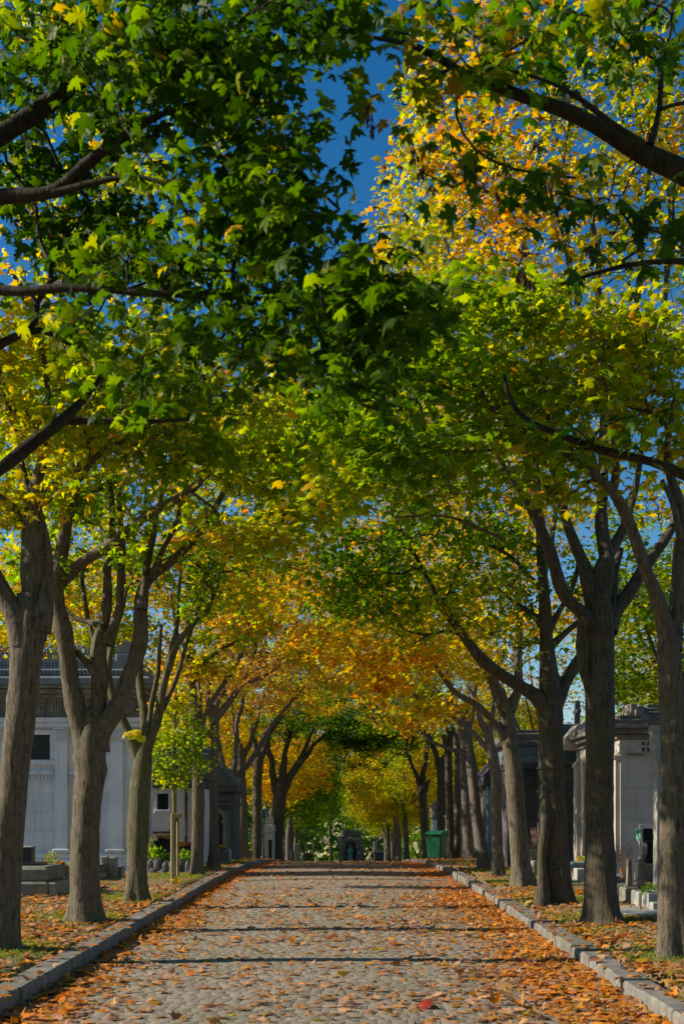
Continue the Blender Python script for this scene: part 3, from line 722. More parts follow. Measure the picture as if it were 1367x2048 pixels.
tree('dark mossy maple with a knobbly trunk and a yellow sprig in its fork',
     [(272, 1802, 26), (274, 1750, 21), (276, 1690, 22), (277, 1640, 23), (280, 1580, 23), (284, 1535, 20), (287, 1505, 18)],
     [(0, [(280, 1520, 12), (268, 1492, 12), (252, 1455, 11), (238, 1425, 10), (222, 1385, 9), (214, 1340, 8), (225, 1280, 6), (250, 1200, 5), (245, 1120, 4)]),
      (.5, [(284, 1512, 9), (290, 1470, 9), (288, 1420, 9), (282, 1370, 9), (278, 1310, 8), (282, 1240, 6), (275, 1160, 5)]),
      (0, [(290, 1510, 11), (304, 1470, 10), (318, 1425, 9), (328, 1380, 9), (338, 1330, 9), (348, 1290, 8), (380, 1255, 6), (415, 1220, 5), (435, 1170, 4)]),
      (.4, [(345, 1300, 6), (355, 1240, 5), (358, 1180, 4), (362, 1120, 3)]), (.6, [(322, 1420, 6), (350, 1370, 5), (372, 1290, 4), (410, 1180, 4)]), (.4, [(292, 1480, 6), (300, 1420, 6), (318, 1340, 5), (322, 1250, 4)])],
     pal='yelgreen', bark=bark_mat('bark_mossy', (.105, .09, .055), .7), size=.12, rt=.008, tmpl=LEAF_LO, per=30, seed=4, hbias=.4, extra=yellow_sprig,
     blobs=[(350, 1130, 120, 50, 0, 1.0, 14), (480, 1120, 120, 40, -.3, 1.0, 14), (260, 1050, 170, 70, 0, 1.2, 16), (450, 980, 170, 70, 0, 1.2, 18), (600, 1080, 110, 70, -.6, 1.0, 22), (380, 1230, 80, 40, 0, 1, 5), (350, 830, 320, 150, .6, 2, 50), (620, 880, 140, 120, 0, 1.4, 36), (300, 450, 280, 200, 1, 2, 24), (120, 900, 180, 160, .6, 1.6, 40), (200, 1130, 160, 40, .6, 1, 8)], ells=[(-5.4, 22, 6.9, 1.8, 2.6, 1.9, 80)], group=GL)
tree('straight slender maple trunk rising just right of the sapling\'s leaves',
     [(392, 1750, 17), (395, 1690, 13), (397, 1600, 13), (396, 1520, 13), (391, 1450, 11), (385, 1390, 10), (380, 1340, 9), (380, 1290, 8), (375, 1240, 6)],
     [(0, [(392, 1470, 7), (410, 1430, 6), (430, 1390, 5), (470, 1340, 4), (490, 1290, 3)]), (0, [(383, 1370, 6), (410, 1320, 5), (440, 1300, 4), (500, 1270, 3)]), (0, [(380, 1310, 5), (350, 1260, 4), (340, 1190, 3)])],
     pal='gold', size=.14, tmpl=LEAF_LO, per=44, seed=5, hbias=.5, rt=.006,
     blobs=[(400, 1160, 150, 90, 0, 2, 60), (120, 1120, 160, 120, 1, 2, 30), (250, 900, 260, 160, 1, 2, 50), (520, 1150, 120, 80, 0, 2, 34), (340, 1320, 70, 60, .5, 1.4, 12), (420, 1330, 80, 60, 0, 1.5, 16), (330, 1130, 90, 60, 0, 2, 14), (480, 1240, 80, 60, 0, 1.5, 16)], ells=[(-3.0, 33, 9.5, 3.6, 3.2, 3.6, 102)], group=GL)
tree('rough maple trunk with a knotty head and bare crooked limbs, right of the staked sapling',
     [(428, 1737, 13), (428, 1690, 10), (428, 1600, 10), (426, 1540, 10), (430, 1480, 9), (428, 1440, 10), (424, 1425, 10)],
     [(0, [(425, 1470, 7), (405, 1462, 6), (398, 1440, 5), (402, 1400, 4), (395, 1350, 3)]), (0, [(428, 1440, 8), (458, 1405, 7), (485, 1365, 6), (505, 1320, 5), (515, 1260, 4), (530, 1210, 3)]), (0, [(426, 1430, 7), (440, 1390, 5), (470, 1350, 4), (480, 1290, 3)]),
      (0, [(424, 1430, 6), (412, 1400, 5), (420, 1360, 4)]), (0, [(485, 1365, 4), (520, 1360, 3), (560, 1330, 3)])],
     pal='rust', bark=BARKG, size=.14, tmpl=LEAF_LO, per=44, seed=6, hbias=.4, rt=.008,
     blobs=[(470, 1200, 110, 90, 0, 2, 44), (540, 1280, 80, 60, 0, 1.5, 30), (480, 1330, 60, 50, 0, 1.5, 16), (420, 1380, 50, 30, 0, 1, 8)], ells=[(-2.6, 40, 8.8, 3.4, 3.2, 3.0, 85)], group=GL)
tree('pale maple trunk splitting in a low wide Y, sixth of the left row',
     [(467, 1730, 11), (466, 1690, 9.5), (465, 1620, 9.5), (463, 1565, 10), (466, 1545, 9)],
     [(0, [(464, 1555, 6), (447, 1535, 5), (440, 1500, 5), (430, 1460, 4), (425, 1420, 3)]), (0, [(470, 1555, 7), (492, 1535, 6), (515, 1500, 6), (535, 1460, 5), (560, 1430, 4), (585, 1400, 3)]), (0, [(466, 1545, 6), (470, 1500, 5), (475, 1450, 5), (485, 1400, 4), (490, 1350, 3)])],
     pal='rust', bark=BARKG, d=47, size=.14, tmpl=LEAF_LO, per=44, seed=7, rt=.009, ells=[(-2.6, 47, 8.0, 3.6, 3.0, 3.0, 221)], group=GL)
tree('dark grey maple trunk standing close behind a paler one, seventh of the left row',
     [(488, 1729, 12), (487, 1690, 10), (485, 1600, 10), (481, 1540, 10), (480, 1500, 8)],
     [(0, [(481, 1530, 6), (500, 1490, 5), (512, 1440, 5), (530, 1390, 3)]), (0, [(480, 1510, 5), (470, 1460, 4), (460, 1400, 3)])],
     pal='gold', d=52, size=.14, tmpl=LEAF_LO, per=44, seed=9, rt=.009, hbias=.55, ells=[(-2.4, 52, 8.0, 3.8, 3.0, 3.2, 204)], group=GL)
tree('sooty maple trunk before the far chapels, eighth of the left row',
     [(514, 1729, 12), (514, 1650, 10), (514, 1560, 10), (517, 1520, 10)],
     [(0, [(516, 1530, 7), (530, 1490, 6), (548, 1450, 5), (575, 1420, 4)]), (0, [(514, 1530, 6), (505, 1480, 5), (500, 1430, 3)])],
     pal='green', bark=BARKD, d=58, size=.14, tmpl=LEAF_LO, per=44, seed=10, rt=.010, ells=[(-2.2, 58, 7.8, 3.8, 3.0, 3.0, 204)], group=GL)
tree('broad black maple trunk with forked arms where the left kerb ends',
     [(550, 1745, 17), (550, 1700, 15), (555, 1640, 14), (560, 1590, 14), (563, 1570, 14)],
     [(0, [(556, 1590, 8), (545, 1550, 7), (538, 1510, 6), (535, 1460, 4)]), (0, [(564, 1580, 9), (580, 1550, 8), (600, 1530, 6), (625, 1490, 4), (650, 1470, 3)]), (0, [(562, 1575, 8), (568, 1530, 7), (575, 1480, 5), (590, 1430, 3)]), (0, [(580, 1550, 5), (610, 1500, 4), (630, 1450, 3)])],
     pal='green', bark=BARKD, d=64, size=.14, tmpl=LEAF_LO, per=44, seed=12, rt=.011, ells=[(-.6, 64, 7.0, 4.2, 3.0, 2.4, 289), (1.6, 64, 5.6, 2.4, 2, 1.0, 136)], group=GL, hbias=.3)
# ---- right row
tree('ridged grey maple trunk at the right edge, nearest of its row in view',
     [(1350, 1915, 44), (1346, 1830, 32), (1344, 1750, 29), (1346, 1650, 28), (1348, 1560, 28), (1347, 1470, 28), (1344, 1390, 28), (1338, 1330, 26), (1336, 1280, 24)],
     [(0, [(1348, 1420, 16), (1362, 1372, 14), (1390, 1330, 13), (1430, 1260, 9)]),
      (-.8, [(1336, 1290, 20), (1322, 1240, 17), (1304, 1175, 15), (1274, 1090, 14), (1250, 1020, 12), (1226, 972, 11), (1174, 936, 9), (1109, 900, 8), (1054, 866, 7), (1004, 836, 6), (964, 800, 5), (930, 740, 4), (900, 690, 3)]),
      (.2, [(1344, 1300, 18), (1356, 1200, 16), (1362, 1100, 15), (1362, 1010, 13), (1340, 960, 10), (1330, 900, 8), (1350, 800, 6)]), (0, [(1360, 1080, 7), (1345, 1000, 6), (1322, 960, 5)]),
      (-.8, [(1226, 975, 9), (1232, 930, 8), (1225, 870, 5), (1215, 780, 4)]), (-1, [(1054, 866, 5), (960, 800, 4), (860, 760, 3), (740, 745, 3)]), (-.8, [(1100, 890, 5), (1000, 900, 4), (900, 905, 3), (790, 880, 2)]),
      (-.6, [(1009, 1080, 3), (900, 1030, 3), (790, 1035, 2)])],
     pal='yelgreen', size=.115, tmpl=LEAF_MD, per=23, rt=.0080, seed=21, hbias=.42, droop=.2, spread=.18, upb=1.0,
     blobs=[(830, 640, 120, 50, -.3, 1.0, 22), (990, 610, 140, 60, 0, 1.1, 26), (1150, 650, 150, 60, .2, 1.1, 28), (1310, 660, 120, 70, .2, 1.1, 24), (800, 740, 110, 60, -.5, .9, 20), (950, 750, 130, 60, -.3, 1.0, 26), (1110, 760, 140, 60, 0, 1.0, 28), (1270, 780, 140, 70, .2, 1.0, 28), (1370, 900, 70, 90, .4, .8, 12),
            (780, 870, 80, 60, -.9, .8, 16), (900, 870, 120, 50, -.6, .9, 18), (1050, 830, 120, 50, -.3, .9, 14), (740, 920, 40, 40, -1.2, .4, 6), (1130, 990, 60, 30, -.4, .5, 4), (720, 820, 60, 60, -1.0, .6, 10), (1180, 870, 120, 40, 0, .8, 10), (850, 960, 110, 50, -.4, .9, 14), (1180, 960, 130, 50, -.2, .9, 8), (950, 930, 150, 60, -.3, 1, 10), (680, 960, 70, 70, -1.2, .6, 14), (1000, 700, 360, 90, .4, 1.2, 30)],
     group=GR)
UP = dict(up=.45)
tree('darkest and broadest maple trunk, many-limbed, second from the right edge',
     [(1207, 1847, 42), (1202, 1780, 33), (1199, 1700, 31), (1198, 1600, 30), (1199, 1500, 30), (1200, 1400, 30), (1200, 1320, 29), (1200, 1260, 30), (1200, 1220, 28)],
     [(-.2, [(1190, 1400, 16), (1172, 1370, 12), (1165, 1320, 11), (1166, 1270, 10), (1172, 1230, 12)]),
      (-.8, [(1190, 1265, 18), (1169, 1232, 15), (1130, 1187, 14), (1110, 1132, 13), (1084, 1060, 12), (1056, 1010, 10), (1024, 970, 7), (990, 900, 5), (950, 830, 4)]),
      (.4, [(1192, 1230, 18), (1175, 1150, 15), (1155, 1112, 13), (1136, 1060, 11), (1120, 1010, 10), (1124, 950, 7), (1120, 880, 6), (1105, 800, 5), (1090, 700, 4)]),
      (.4, [(1196, 1220, 16), (1190, 1150, 15), (1212, 1112, 13), (1244, 1075, 11), (1262, 1010, 8), (1280, 930, 6), (1290, 800, 5), (1280, 650, 4)]),
      (.8, [(1202, 1225, 20), (1206, 1150, 18), (1209, 1075, 15), (1206, 1000, 12), (1205, 900, 10), (1202, 800, 9), (1200, 700, 8), (1198, 600, 7), (1190, 480, 5), (1170, 350, 4)]),
      (.6, [(1214, 1260, 18), (1234, 1220, 15), (1274, 1165, 14), (1306, 1118, 12), (1340, 1050, 9), (1390, 960, 7)]), (.6, [(1224, 1240, 9), (1228, 1160, 8), (1240, 1100, 7)]),
      (1.5, [(1206, 1000, 8), (1160, 850, 7), (1158, 700, 7), (1155, 600, 6), (1120, 450, 4), (1080, 320, 3)]), (1.8, [(1206, 950, 8), (1250, 800, 7), (1270, 650, 6), (1285, 480, 5), (1300, 300, 4)]),
      (1.2, [(1202, 800, 7), (1110, 640, 5), (1060, 520, 4), (1000, 380, 3)]), (1.4, [(1250, 800, 6), (1330, 640, 5), (1340, 480, 4), (1330, 300, 3)])],
     pal='gold', bark=BARKD, size=.13, tmpl=LEAF_LO, per=12, seed=22, hbias=.46, spread=.2, up=.6, rt=.0080,
     blobs=[(920, 310, 120, 140, .5, 1.6, 66), (1050, 250, 140, 160, .8, 1.8, 84), (1220, 250, 140, 180, 1.0, 1.8, 84), (1340, 350, 90, 200, 1.0, 1.6, 54), (950, 480, 130, 100, .3, 1.4, 50), (1120, 480, 130, 110, .8, 1.6, 50), (1280, 520, 120, 90, .8, 1.6, 36), (890, 160, 70, 90, .6, 1.4, 18), (1100, 60, 260, 80, 1, 1.8, 70), (1120, 1000, 70, 40, 0, .8, 6), (1320, 1000, 70, 60, .5, 1, 8)],
     ells=[(4.6, 18.2, 9.6, 2.4, 2.6, 2.6, 60)], group=GR)
tree('twin-footed maple with a long bare limb leaning left over the road',
     [(1121, 1808, 36), (1116, 1750, 27), (1112, 1690, 26), (1108, 1620, 26), (1105, 1540, 25), (1102, 1460, 25), (1100, 1410, 27), (1098, 1370, 22), (1095, 1330, 18), (1091, 1270, 14), (1088, 1200, 13)],
     [(0, [(1084, 1812, 15, -.2), (1086, 1770, 12, -.18), (1087, 1700, 11, -.15), (1090, 1600, 10, -.1), (1094, 1500, 8, 0)]),
      (-1.2, [(1094, 1420, 18), (1072, 1392, 15), (1040, 1372, 14), (1005, 1352, 13), (972, 1328, 12), (940, 1290, 11), (912, 1252, 10), (886, 1216, 9), (860, 1170, 6), (830, 1110, 4)]),
      (.6, [(1106, 1410, 17), (1130, 1365, 15), (1152, 1330, 13), (1170, 1300, 11), (1200, 1240, 7), (1240, 1150, 5)]),
      (0, [(1088, 1205, 12), (1083, 1130, 11), (1080, 1060, 10), (1078, 1000, 9), (1072, 930, 6), (1060, 840, 5)]), (0, [(1090, 1260, 9), (1070, 1230, 7), (1040, 1215, 5), (1010, 1190, 3)]), (.3, [(1095, 1300, 8), (1130, 1265, 7), (1160, 1240, 5)]),
      (0, [(1092, 1270, 7), (1120, 1220, 6), (1150, 1160, 5), (1160, 1100, 4)]), (.4, [(1085, 1150, 8), (1100, 1090, 7), (1110, 1020, 5)]), (-.6, [(1082, 1180, 5), (1030, 1120, 4), (980, 1090, 3), (930, 1080, 3)]),
      (1.5, [(1078, 1000, 7), (1040, 850, 6), (1000, 650, 5), (970, 480, 4)]), (1.5, [(1078, 1000, 7), (1010, 820, 5), (930, 640, 4), (880, 450, 3)])],
     pal='yelgreen', bark=BARKD, size=.115, tmpl=LEAF_LO, per=25, rt=.0085, seed=23, hbias=.22,
     blobs=[(900, 1020, 150, 80, -.6, 1.3, 40), (770, 1020, 130, 90, -1.0, 1.2, 36), (1080, 900, 160, 90, .5, 1.4, 30), (680, 1140, 90, 90, -1.2, 1, 20), (1000, 1110, 110, 60, 0, 1.2, 22), (850, 1150, 140, 60, -.8, 1.2, 34), (960, 1210, 120, 60, -.4, 1.2, 26), (750, 1170, 110, 60, -1.2, 1.2, 24), (830, 1250, 120, 50, -1.0, 1.0, 22), (1030, 1280, 70, 50, 0, 1, 10), (720, 1100, 70, 50, -1.2, 1, 10),
            (1150, 1180, 90, 60, .5, 1, 10), (690, 1240, 60, 40, -1.2, .8, 8), (1240, 1230, 80, 60, .8, 1, 8)],
     ells=[(1.8, 20.5, 7.6, 2.2, 2.0, 1.6, 60)], group=GR)
tree('leaning maple trunk curving left at the top, fourth from the right edge',
     [(1048, 1773, 25), (1040, 1720, 20), (1034, 1640, 19), (1029, 1560, 18), (1020, 1490, 17), (1012, 1440, 17), (1004, 1405, 15)],
     [(-.6, [(1006, 1420, 13), (990, 1375, 12), (975, 1340, 10), (955, 1310, 8), (930, 1270, 6), (900, 1240, 4)]), (.3, [(1014, 1440, 12), (1030, 1395, 11), (1034, 1330, 9), (1040, 1250, 7), (1035, 1150, 5)]),
      (-1, [(1010, 1480, 9), (985, 1440, 7), (950, 1412, 7), (915, 1390, 6), (890, 1360, 5), (870, 1330, 4), (850, 1290, 3)])],
     pal='orange', size=.14, tmpl=LEAF_LO, per=36, seed=24, hbias=.30, rt=.006,
     blobs=[(820, 1330, 110, 50, -1, 1.4, 34), (650, 1200, 110, 100, -2, 1.6, 40), (800, 1150, 150, 120, -1, 2, 46), (1150, 1230, 160, 90, 1, 2, 30), (940, 1330, 90, 50, 0, 1.4, 18), (760, 1390, 60, 30, -1.4, 1, 10), (1000, 1260, 90, 60, .3, 1.5, 14), (880, 600, 90, 200, 1.6, 2, 60), (830, 440, 90, 150, 2, 2.2, 44), (850, 250, 60, 110, 2, 2, 18), (760, 600, 60, 120, 1.5, 2, 24)],
     ells=[(3.2, 26.5, 9.6, 3.2, 2.8, 3.6, 136)], group=GR, up=.3)
tree('thin maple trunk beside a blue-grey column, fifth from the right edge',
     [(997, 1752, 15), (994, 1700, 12), (991, 1620, 12), (992, 1560, 12), (985, 1510, 11), (975, 1470, 9)],
     [(0, [(978, 1480, 7), (962, 1440, 6), (955, 1400, 5), (930, 1370, 4)]), (0, [(976, 1475, 6), (985, 1420, 5), (990, 1360, 4)]), (0, [(985, 1510, 6), (950, 1470, 5), (900, 1430, 4), (860, 1420, 3)])],
     pal='gold', bark=BARKG, size=.14, tmpl=LEAF_LO, per=44, seed=25, rt=.008, hbias=.5,
     blobs=[(880, 1420, 70, 30, -1, 1, 12), (640, 1300, 70, 45, -1, 1, 22)], ells=[(2.8, 33, 9.5, 3.6, 3.0, 3.6, 187)], group=GR)
tree('slanting reddish maple trunk with its foot right and its head left',
     [(970, 1738, 16), (963, 1700, 12.5), (953, 1640, 12), (947, 1580, 11), (942, 1530, 11), (935, 1480, 9), (928, 1450, 8)],
     [(0, [(930, 1460, 6), (915, 1420, 5), (905, 1380, 4)]), (0, [(934, 1475, 6), (945, 1420, 5), (950, 1370, 3)]), (0, [(940, 1510, 5), (900, 1500, 4), (860, 1480, 3), (820, 1440, 3)])],
     pal='orange', bark=BARKG, size=.14, tmpl=LEAF_LO, per=44, seed=26, rt=.009, hbias=.45,
     blobs=[(830, 1430, 70, 40, -1, 1, 14)], ells=[(2.6, 39, 8.8, 3.6, 3.0, 3.2, 187)], group=GR)
tree('upright pale maple trunk left of the slanting reddish one',
     [(938, 1730, 14), (935, 1690, 11), (932, 1620, 10), (929, 1540, 10), (927, 1480, 9)],
     [(0, [(927, 1490, 6), (915, 1440, 5), (900, 1390, 4)]), (0, [(927, 1480, 6), (935, 1420, 4)])],
     pal='gold', bark=BARKG, d=46, size=.14, tmpl=LEAF_LO, per=44, seed=27, rt=.009, ells=[(2.4, 46, 8.2, 3.7, 3.0, 3.2, 187)], group=GR)
tree('slim maple trunk bending out at its foot, just right of the front green bin',
     [(909, 1730, 13), (914, 1690, 9), (914, 1620, 7.5), (915, 1540, 7.5), (914, 1480, 7)],
     [(0, [(914, 1490, 5), (900, 1440, 4)]), (0, [(914, 1500, 5), (925, 1450, 4)])],
     pal='rust', bark=BARKG, d=47.2, size=.14, tmpl=LEAF_LO, per=44, seed=28, rt=.009, ells=[(2.2, 49, 7.8, 3.7, 3.0, 3.0, 187)], group=GR)
tree('dark maple trunk half hidden by the front green bin',
     [(899, 1732, 12), (899, 1650, 8.5), (897, 1560, 8), (896, 1500, 8)],
     [(0, [(896, 1510, 6), (885, 1470, 5)]), (0, [(896, 1510, 5), (905, 1460, 4)])],
     pal='yelgreen', bark=BARKD, d=46.6, size=.14, tmpl=LEAF_LO, per=44, seed=29, rt=.010, ells=[(2.0, 55, 7.6, 3.8, 3.0, 3.0, 204)], group=GR)
tree('black maple trunk standing behind the front green bin',
     [(882, 1735, 11), (882, 1650, 9.5), (882, 1570, 9.5), (880, 1530, 9)],
     [(0, [(880, 1535, 6), (868, 1500, 5), (850, 1460, 4)]), (0, [(880, 1540, 6), (895, 1490, 4)])],
     pal='green', bark=BARKD, d=64, size=.14, tmpl=LEAF_LO, per=44, seed=30, rt=.011, ells=[(1.6, 64, 7.2, 4.0, 3.0, 2.8, 238)], group=GR)
tree('black maple trunk with a thin fork leaning left, left of the green bins',
     [(855, 1745, 11), (852, 1690, 9), (846, 1630, 9), (843, 1580, 9)],
     [(0, [(843, 1590, 6), (830, 1540, 4), (808, 1500, 3)]), (0, [(844, 1585, 6), (850, 1530, 5), (855, 1470, 4)]), (0, [(846, 1600, 4), (858, 1560, 3)])],
     pal='green', bark=BARKD, d=72, size=.14, tmpl=LEAF_LO, per=44, seed=31, rt=.012, ells=[(1.6, 72, 6.8, 4.2, 3.2, 2.8, 238)], group=GR)

# ---- the sapling with its stakes
sap_d = hit(348, 1768)
def sap_extra(e, S): pass
tree('young maple with small lime leaves, tied between two wooden stakes',
     [(352, 1764, 5), (350, 1700, 4.5), (349, 1640, 4.5), (348, 1575, 5), (347, 1520, 4), (350, 1450, 3), (352, 1390, 2.4), (353, 1350, 2)],
     [(0, [(348, 1570, 2.6), (330, 1545, 2), (312, 1525, 1.5)]), (0, [(348, 1565, 2.6), (372, 1535, 2), (395, 1515, 1.5)]), (0, [(348, 1520, 2), (325, 1490, 1.5)]), (0, [(349, 1500, 2), (375, 1465, 1.5)]), (0, [(350, 1450, 1.6), (335, 1415, 1)]), (0, [(351, 1430, 1.6), (368, 1400, 1)])],
     bark=bark_mat('bark_young', (.17, .16, .07), .6), pal='lime', size=.10, tmpl=LEAF_LO, per=17, seed=41, hbias=.42, spread=.15, kind='young_maple_tree', rt=.003,
     blobs=[(335, 1540, 34, 26, 0, .4, 26), (385, 1520, 32, 24, 0, .4, 22), (330, 1490, 28, 26, 0, .4, 20), (375, 1470, 36, 30, 0, .4, 26), (350, 1430, 34, 34, 0, .4, 30), (352, 1385, 20, 28, 0, .3, 18), (312, 1530, 16, 20, 0, .2, 8), (350, 1565, 30, 14, 0, .3, 10)])

# ---- prototypes for the trees beyond the crest and behind the tombs
def proto(seed, H, fork, rad, tmpl, n_t, per, size, bark, pal, zc, dens=1.0, lean=0.0, kind='maple_tree', hollow=.3, autos=5):
    base = np.array([0., 0., 0.]); S = Skel(base)
    e = bpy.data.objects.new(kind, None); e.empty_display_size = .2; link(e)
    w = rng.normal(0, .07, 4)
    pts = [(0, 0, -.5), (0, 0, 0), (w[0]*.3, w[1], fork*.15), (w[0]+lean*.3, w[1], fork*.5), (w[2]+lean, w[3], fork)]
    r0 = .17+.02*rng.normal()
    a, top = S.path(pts, [r0*1.6, r0*1.5, r0*1.05, r0, r0*.95], ok=False, trunk=True)
    for i in range(top-5, top+1): S.ok[i] = True
    cz = zc; rc = H-zc
    tp = S.P[top]
    for i in range(autos):
        az = 2*math.pi*(i+rng.uniform(-.3, .3))/autos
        g = np.array([lean*1.6+rad*.62*math.cos(az), rad*.62*math.sin(az), cz+rc*rng.uniform(.0, .7)])
        c = tp*.6+g*.4+np.array([(g[0]-tp[0])*.3, (g[1]-tp[1])*.3, -.2]); q = np.linspace(0, 1, 7)[:, None]
        pp = (1-q)**2*tp+2*q*(1-q)*c+q*q*g; rr = r0*rng.uniform(.4, .6)
        S.path(pp, np.linspace(rr, rr*.3, 7), ok=True, parent=top)
    T = ell(lean*1.4, 0, cz, rad, rad, rc, n_t, hollow)
    S.grow(T, rt=.010, up=.25)
    S.wood('trunk', e, bark, S.trunks, big=True); S.wood('branches', e, bark, S.chains, rmin=.012)
    S.leaves(e, LM[pal], per, size, tmpl, spread=.30, seed=seed)
    return e
protos = [proto(1, 10.5, 3.9, 3.9, LEAF_XL, 300, 60, .18, BARKG, 'gold', 6.6, lean=.3), proto(2, 9.8, 3.4, 3.6, LEAF_XL, 290, 60, .18, BARK, 'gold', 6.2, lean=.1),
          proto(3, 11.0, 4.2, 4.0, LEAF_XL, 310, 60, .18, BARKD, 'gold', 7.0, lean=-.2)]
sparse = [proto(4, 11.5, 3.2, 4.4, LEAF_XL, 340, 22, .15, BARKD, 'rust', 6.6), proto(5, 10.0, 2.6, 4.2, LEAF_XL, 320, 24, .15, BARK, 'rust', 5.6)]
bushy = [proto(6, 6.8, .9, 3.2, LEAF_XL, 200, 34, .18, BARKD, 'hedge', 3.2, autos=6)]
for p in protos+sparse+bushy: p.location = (0, -500, -60)
used = set()
def place(p, x, y, label, pal, group, rz=None, sc_=1.0, z=None, kind=None, cat='tree', bark=None):
    first = p.name not in used; used.add(p.name)
    if first:
        r = p; ch = list(p.children)
    else:
        r = p.copy(); COL.objects.link(r); ch = []
        for c in p.children:
            q = c.copy(); COL.objects.link(q); q.parent = r; ch.append(q)
    r.location = (x, y, (gz(x, y) if z is None else z)-.03)
    r.rotation_euler = (0, 0, rng.uniform(0, 6.28) if rz is None else rz); r.scale = (sc_,)*3
    for c in ch:
        if c.name.startswith('crown'):
            c.material_slots[0].link = 'OBJECT'; c.material_slots[0].material = LM[pal]
    tag(r, label, cat, group); return r
GF = 'maples of the avenue beyond the crest'
def row(lst, side):
    for i, (x, y, pal, k, s_, lab) in enumerate(lst): place(protos[k], x, y, lab, pal, GF, rz=(0 if side < 0 else math.pi)+rng.uniform(-.4, .4), sc_=s_)
row([(-3.9, 71, 'orange', 0, .95, 'orange-leaved maple just just behind the black broad trunk'),
     (-3.7, 79, 'green', 1, .9, 'green maple with a slanting trunk beyond the crest on the left'),
     (-3.6, 87, 'green', 0, .95, 'dull green maple left of the far avenue, behind the slanting green one'),
     (-3.6, 95, 'yelgreen', 2, .9, 'yellow-green maple on the left of the far avenue'),
     (-3.7, 104, 'green', 1, .95, 'bright green maple on the left before the shrubs'),
     (-4.4, 114, 'yelgreen', 0, .95, 'last yellow-green maple on the left before the niche monument')], -1)
row([(3.9, 79, 'gold', 1, .9, 'golden maple beyond the crest, left of the bins'),
     (3.7, 86, 'orange', 0, .95, 'orange maple glowing on the right of the far avenue'),
     (3.7, 93, 'orange', 2, .9, 'second orange maple on the right of the far avenue'),
     (3.6, 101, 'gold', 1, .95, 'gold maple on the right of the far avenue'),
     (3.7, 109, 'yelgreen', 0, .95, 'yellow-green maple on the right near the pedestal tomb'),
     (4.6, 118, 'gold', 1, .9, 'gold maple right behind the pedestal tomb'),
     (5.0, 127, 'gold', 0, .95, 'farthest gold maple on the right')], 1)
row([(-3.6, -.5, 'yelgreen', 0, 1.0, 'yellow-green maple of the left row just behind the viewer'), (-3.6, -7, 'gold', 1, 1.0, 'golden maple of the left row behind the viewer'), (-3.7, -14, 'green', 2, 1.0, 'green maple of the left row farther behind the viewer')], -1)
row([(3.8, -.5, 'gold', 1, 1.0, 'golden maple of the right row just behind the viewer'), (3.8, -7, 'yelgreen', 2, 1.0, 'yellow-green maple of the right row behind the viewer'), (3.9, -14, 'orange', 0, 1.0, 'orange maple of the right row farther behind the viewer')], 1)
GB = 'trees standing among the tombs'
for i, (x, y, pal, p, s_, lab) in enumerate([
    (-11.5, 44, 'rust', sparse[0], 1.0, 'half bare brown tree behind the white mausoleum'),
    (-8.2, 52, 'rust', sparse[1], 1.0, 'thin rusty tree behind the plain chapel on the left'),
    (-7.6, 64, 'orange', protos[2], .95, 'orange tree behind the dark chapel with the arched doorway'),
    (-8.8, 39, 'gold', protos[1], 1.0, 'golden tree close behind the roof of the plain chapel on the left'),
    (9.2, 35, 'yelgreen', protos[0], 1.0, 'yellow-green tree right behind the dark block-built chapel'),
    (-17, 58, 'gold', sparse[0], 1.1, 'sparse golden tree far behind the white mausoleum'),
    (-9.5, 80, 'green', protos[0], 1.0, 'green tree in the gap left of the black trunk'),
    (-8.5, 98, 'hedge', protos[1], 1.0, 'deep green tree left of the far avenue'),
    (-12, 115, 'green', protos[2], 1.0, 'green tree well left of the far avenue'),
    (8.5, 50, 'orange', sparse[1], 1.0, 'orange and brown tree behind the dark stone chapels on the right'),
    (13.5, 46, 'rust', sparse[0], 1.0, 'twiggy brown tree rising behind the pale mausoleum roof'),
    (18, 60, 'gold', sparse[1], 1.1, 'bare-topped golden tree far right behind the pale mausoleum'),
    (8.2, 66, 'gold', protos[1], .95, 'golden tree behind the right row near the bins'),
    (9.5, 84, 'yelgreen', protos[2], 1.0, 'yellow-green tree right of the far avenue'),
    (8.5, 104, 'gold', protos[0], 1.0, 'gold tree at the far right of the avenue'),
    (-1.5, 176, 'green', protos[2], 1.6, 'dark tree behind the niche monument'),
    (5, 182, 'yelgreen', protos[0], 1.5, 'yellowish tree behind the pedestal tomb'),
    (-8, 160, 'green', protos[1], 1.15, 'green tree left of the niche monument'),
    (-15, 150, 'hedge', protos[0], 1.2, 'dark green tree at the far left end of the avenue'),
    (11, 162, 'gold', protos[2], 1.2, 'gold tree right of the pedestal tomb, far off'),
    (18, 150, 'green', protos[1], 1.2, 'green tree at the far right end of the avenue'),
    (-5.2, 128, 'yelgreen', protos[2], .95, 'leaning dark-limbed tree close left of the niche monument')]):
    place(p, x, y, lab, pal, GB, sc_=s_)
GS = 'shrubs at the end of the avenue'
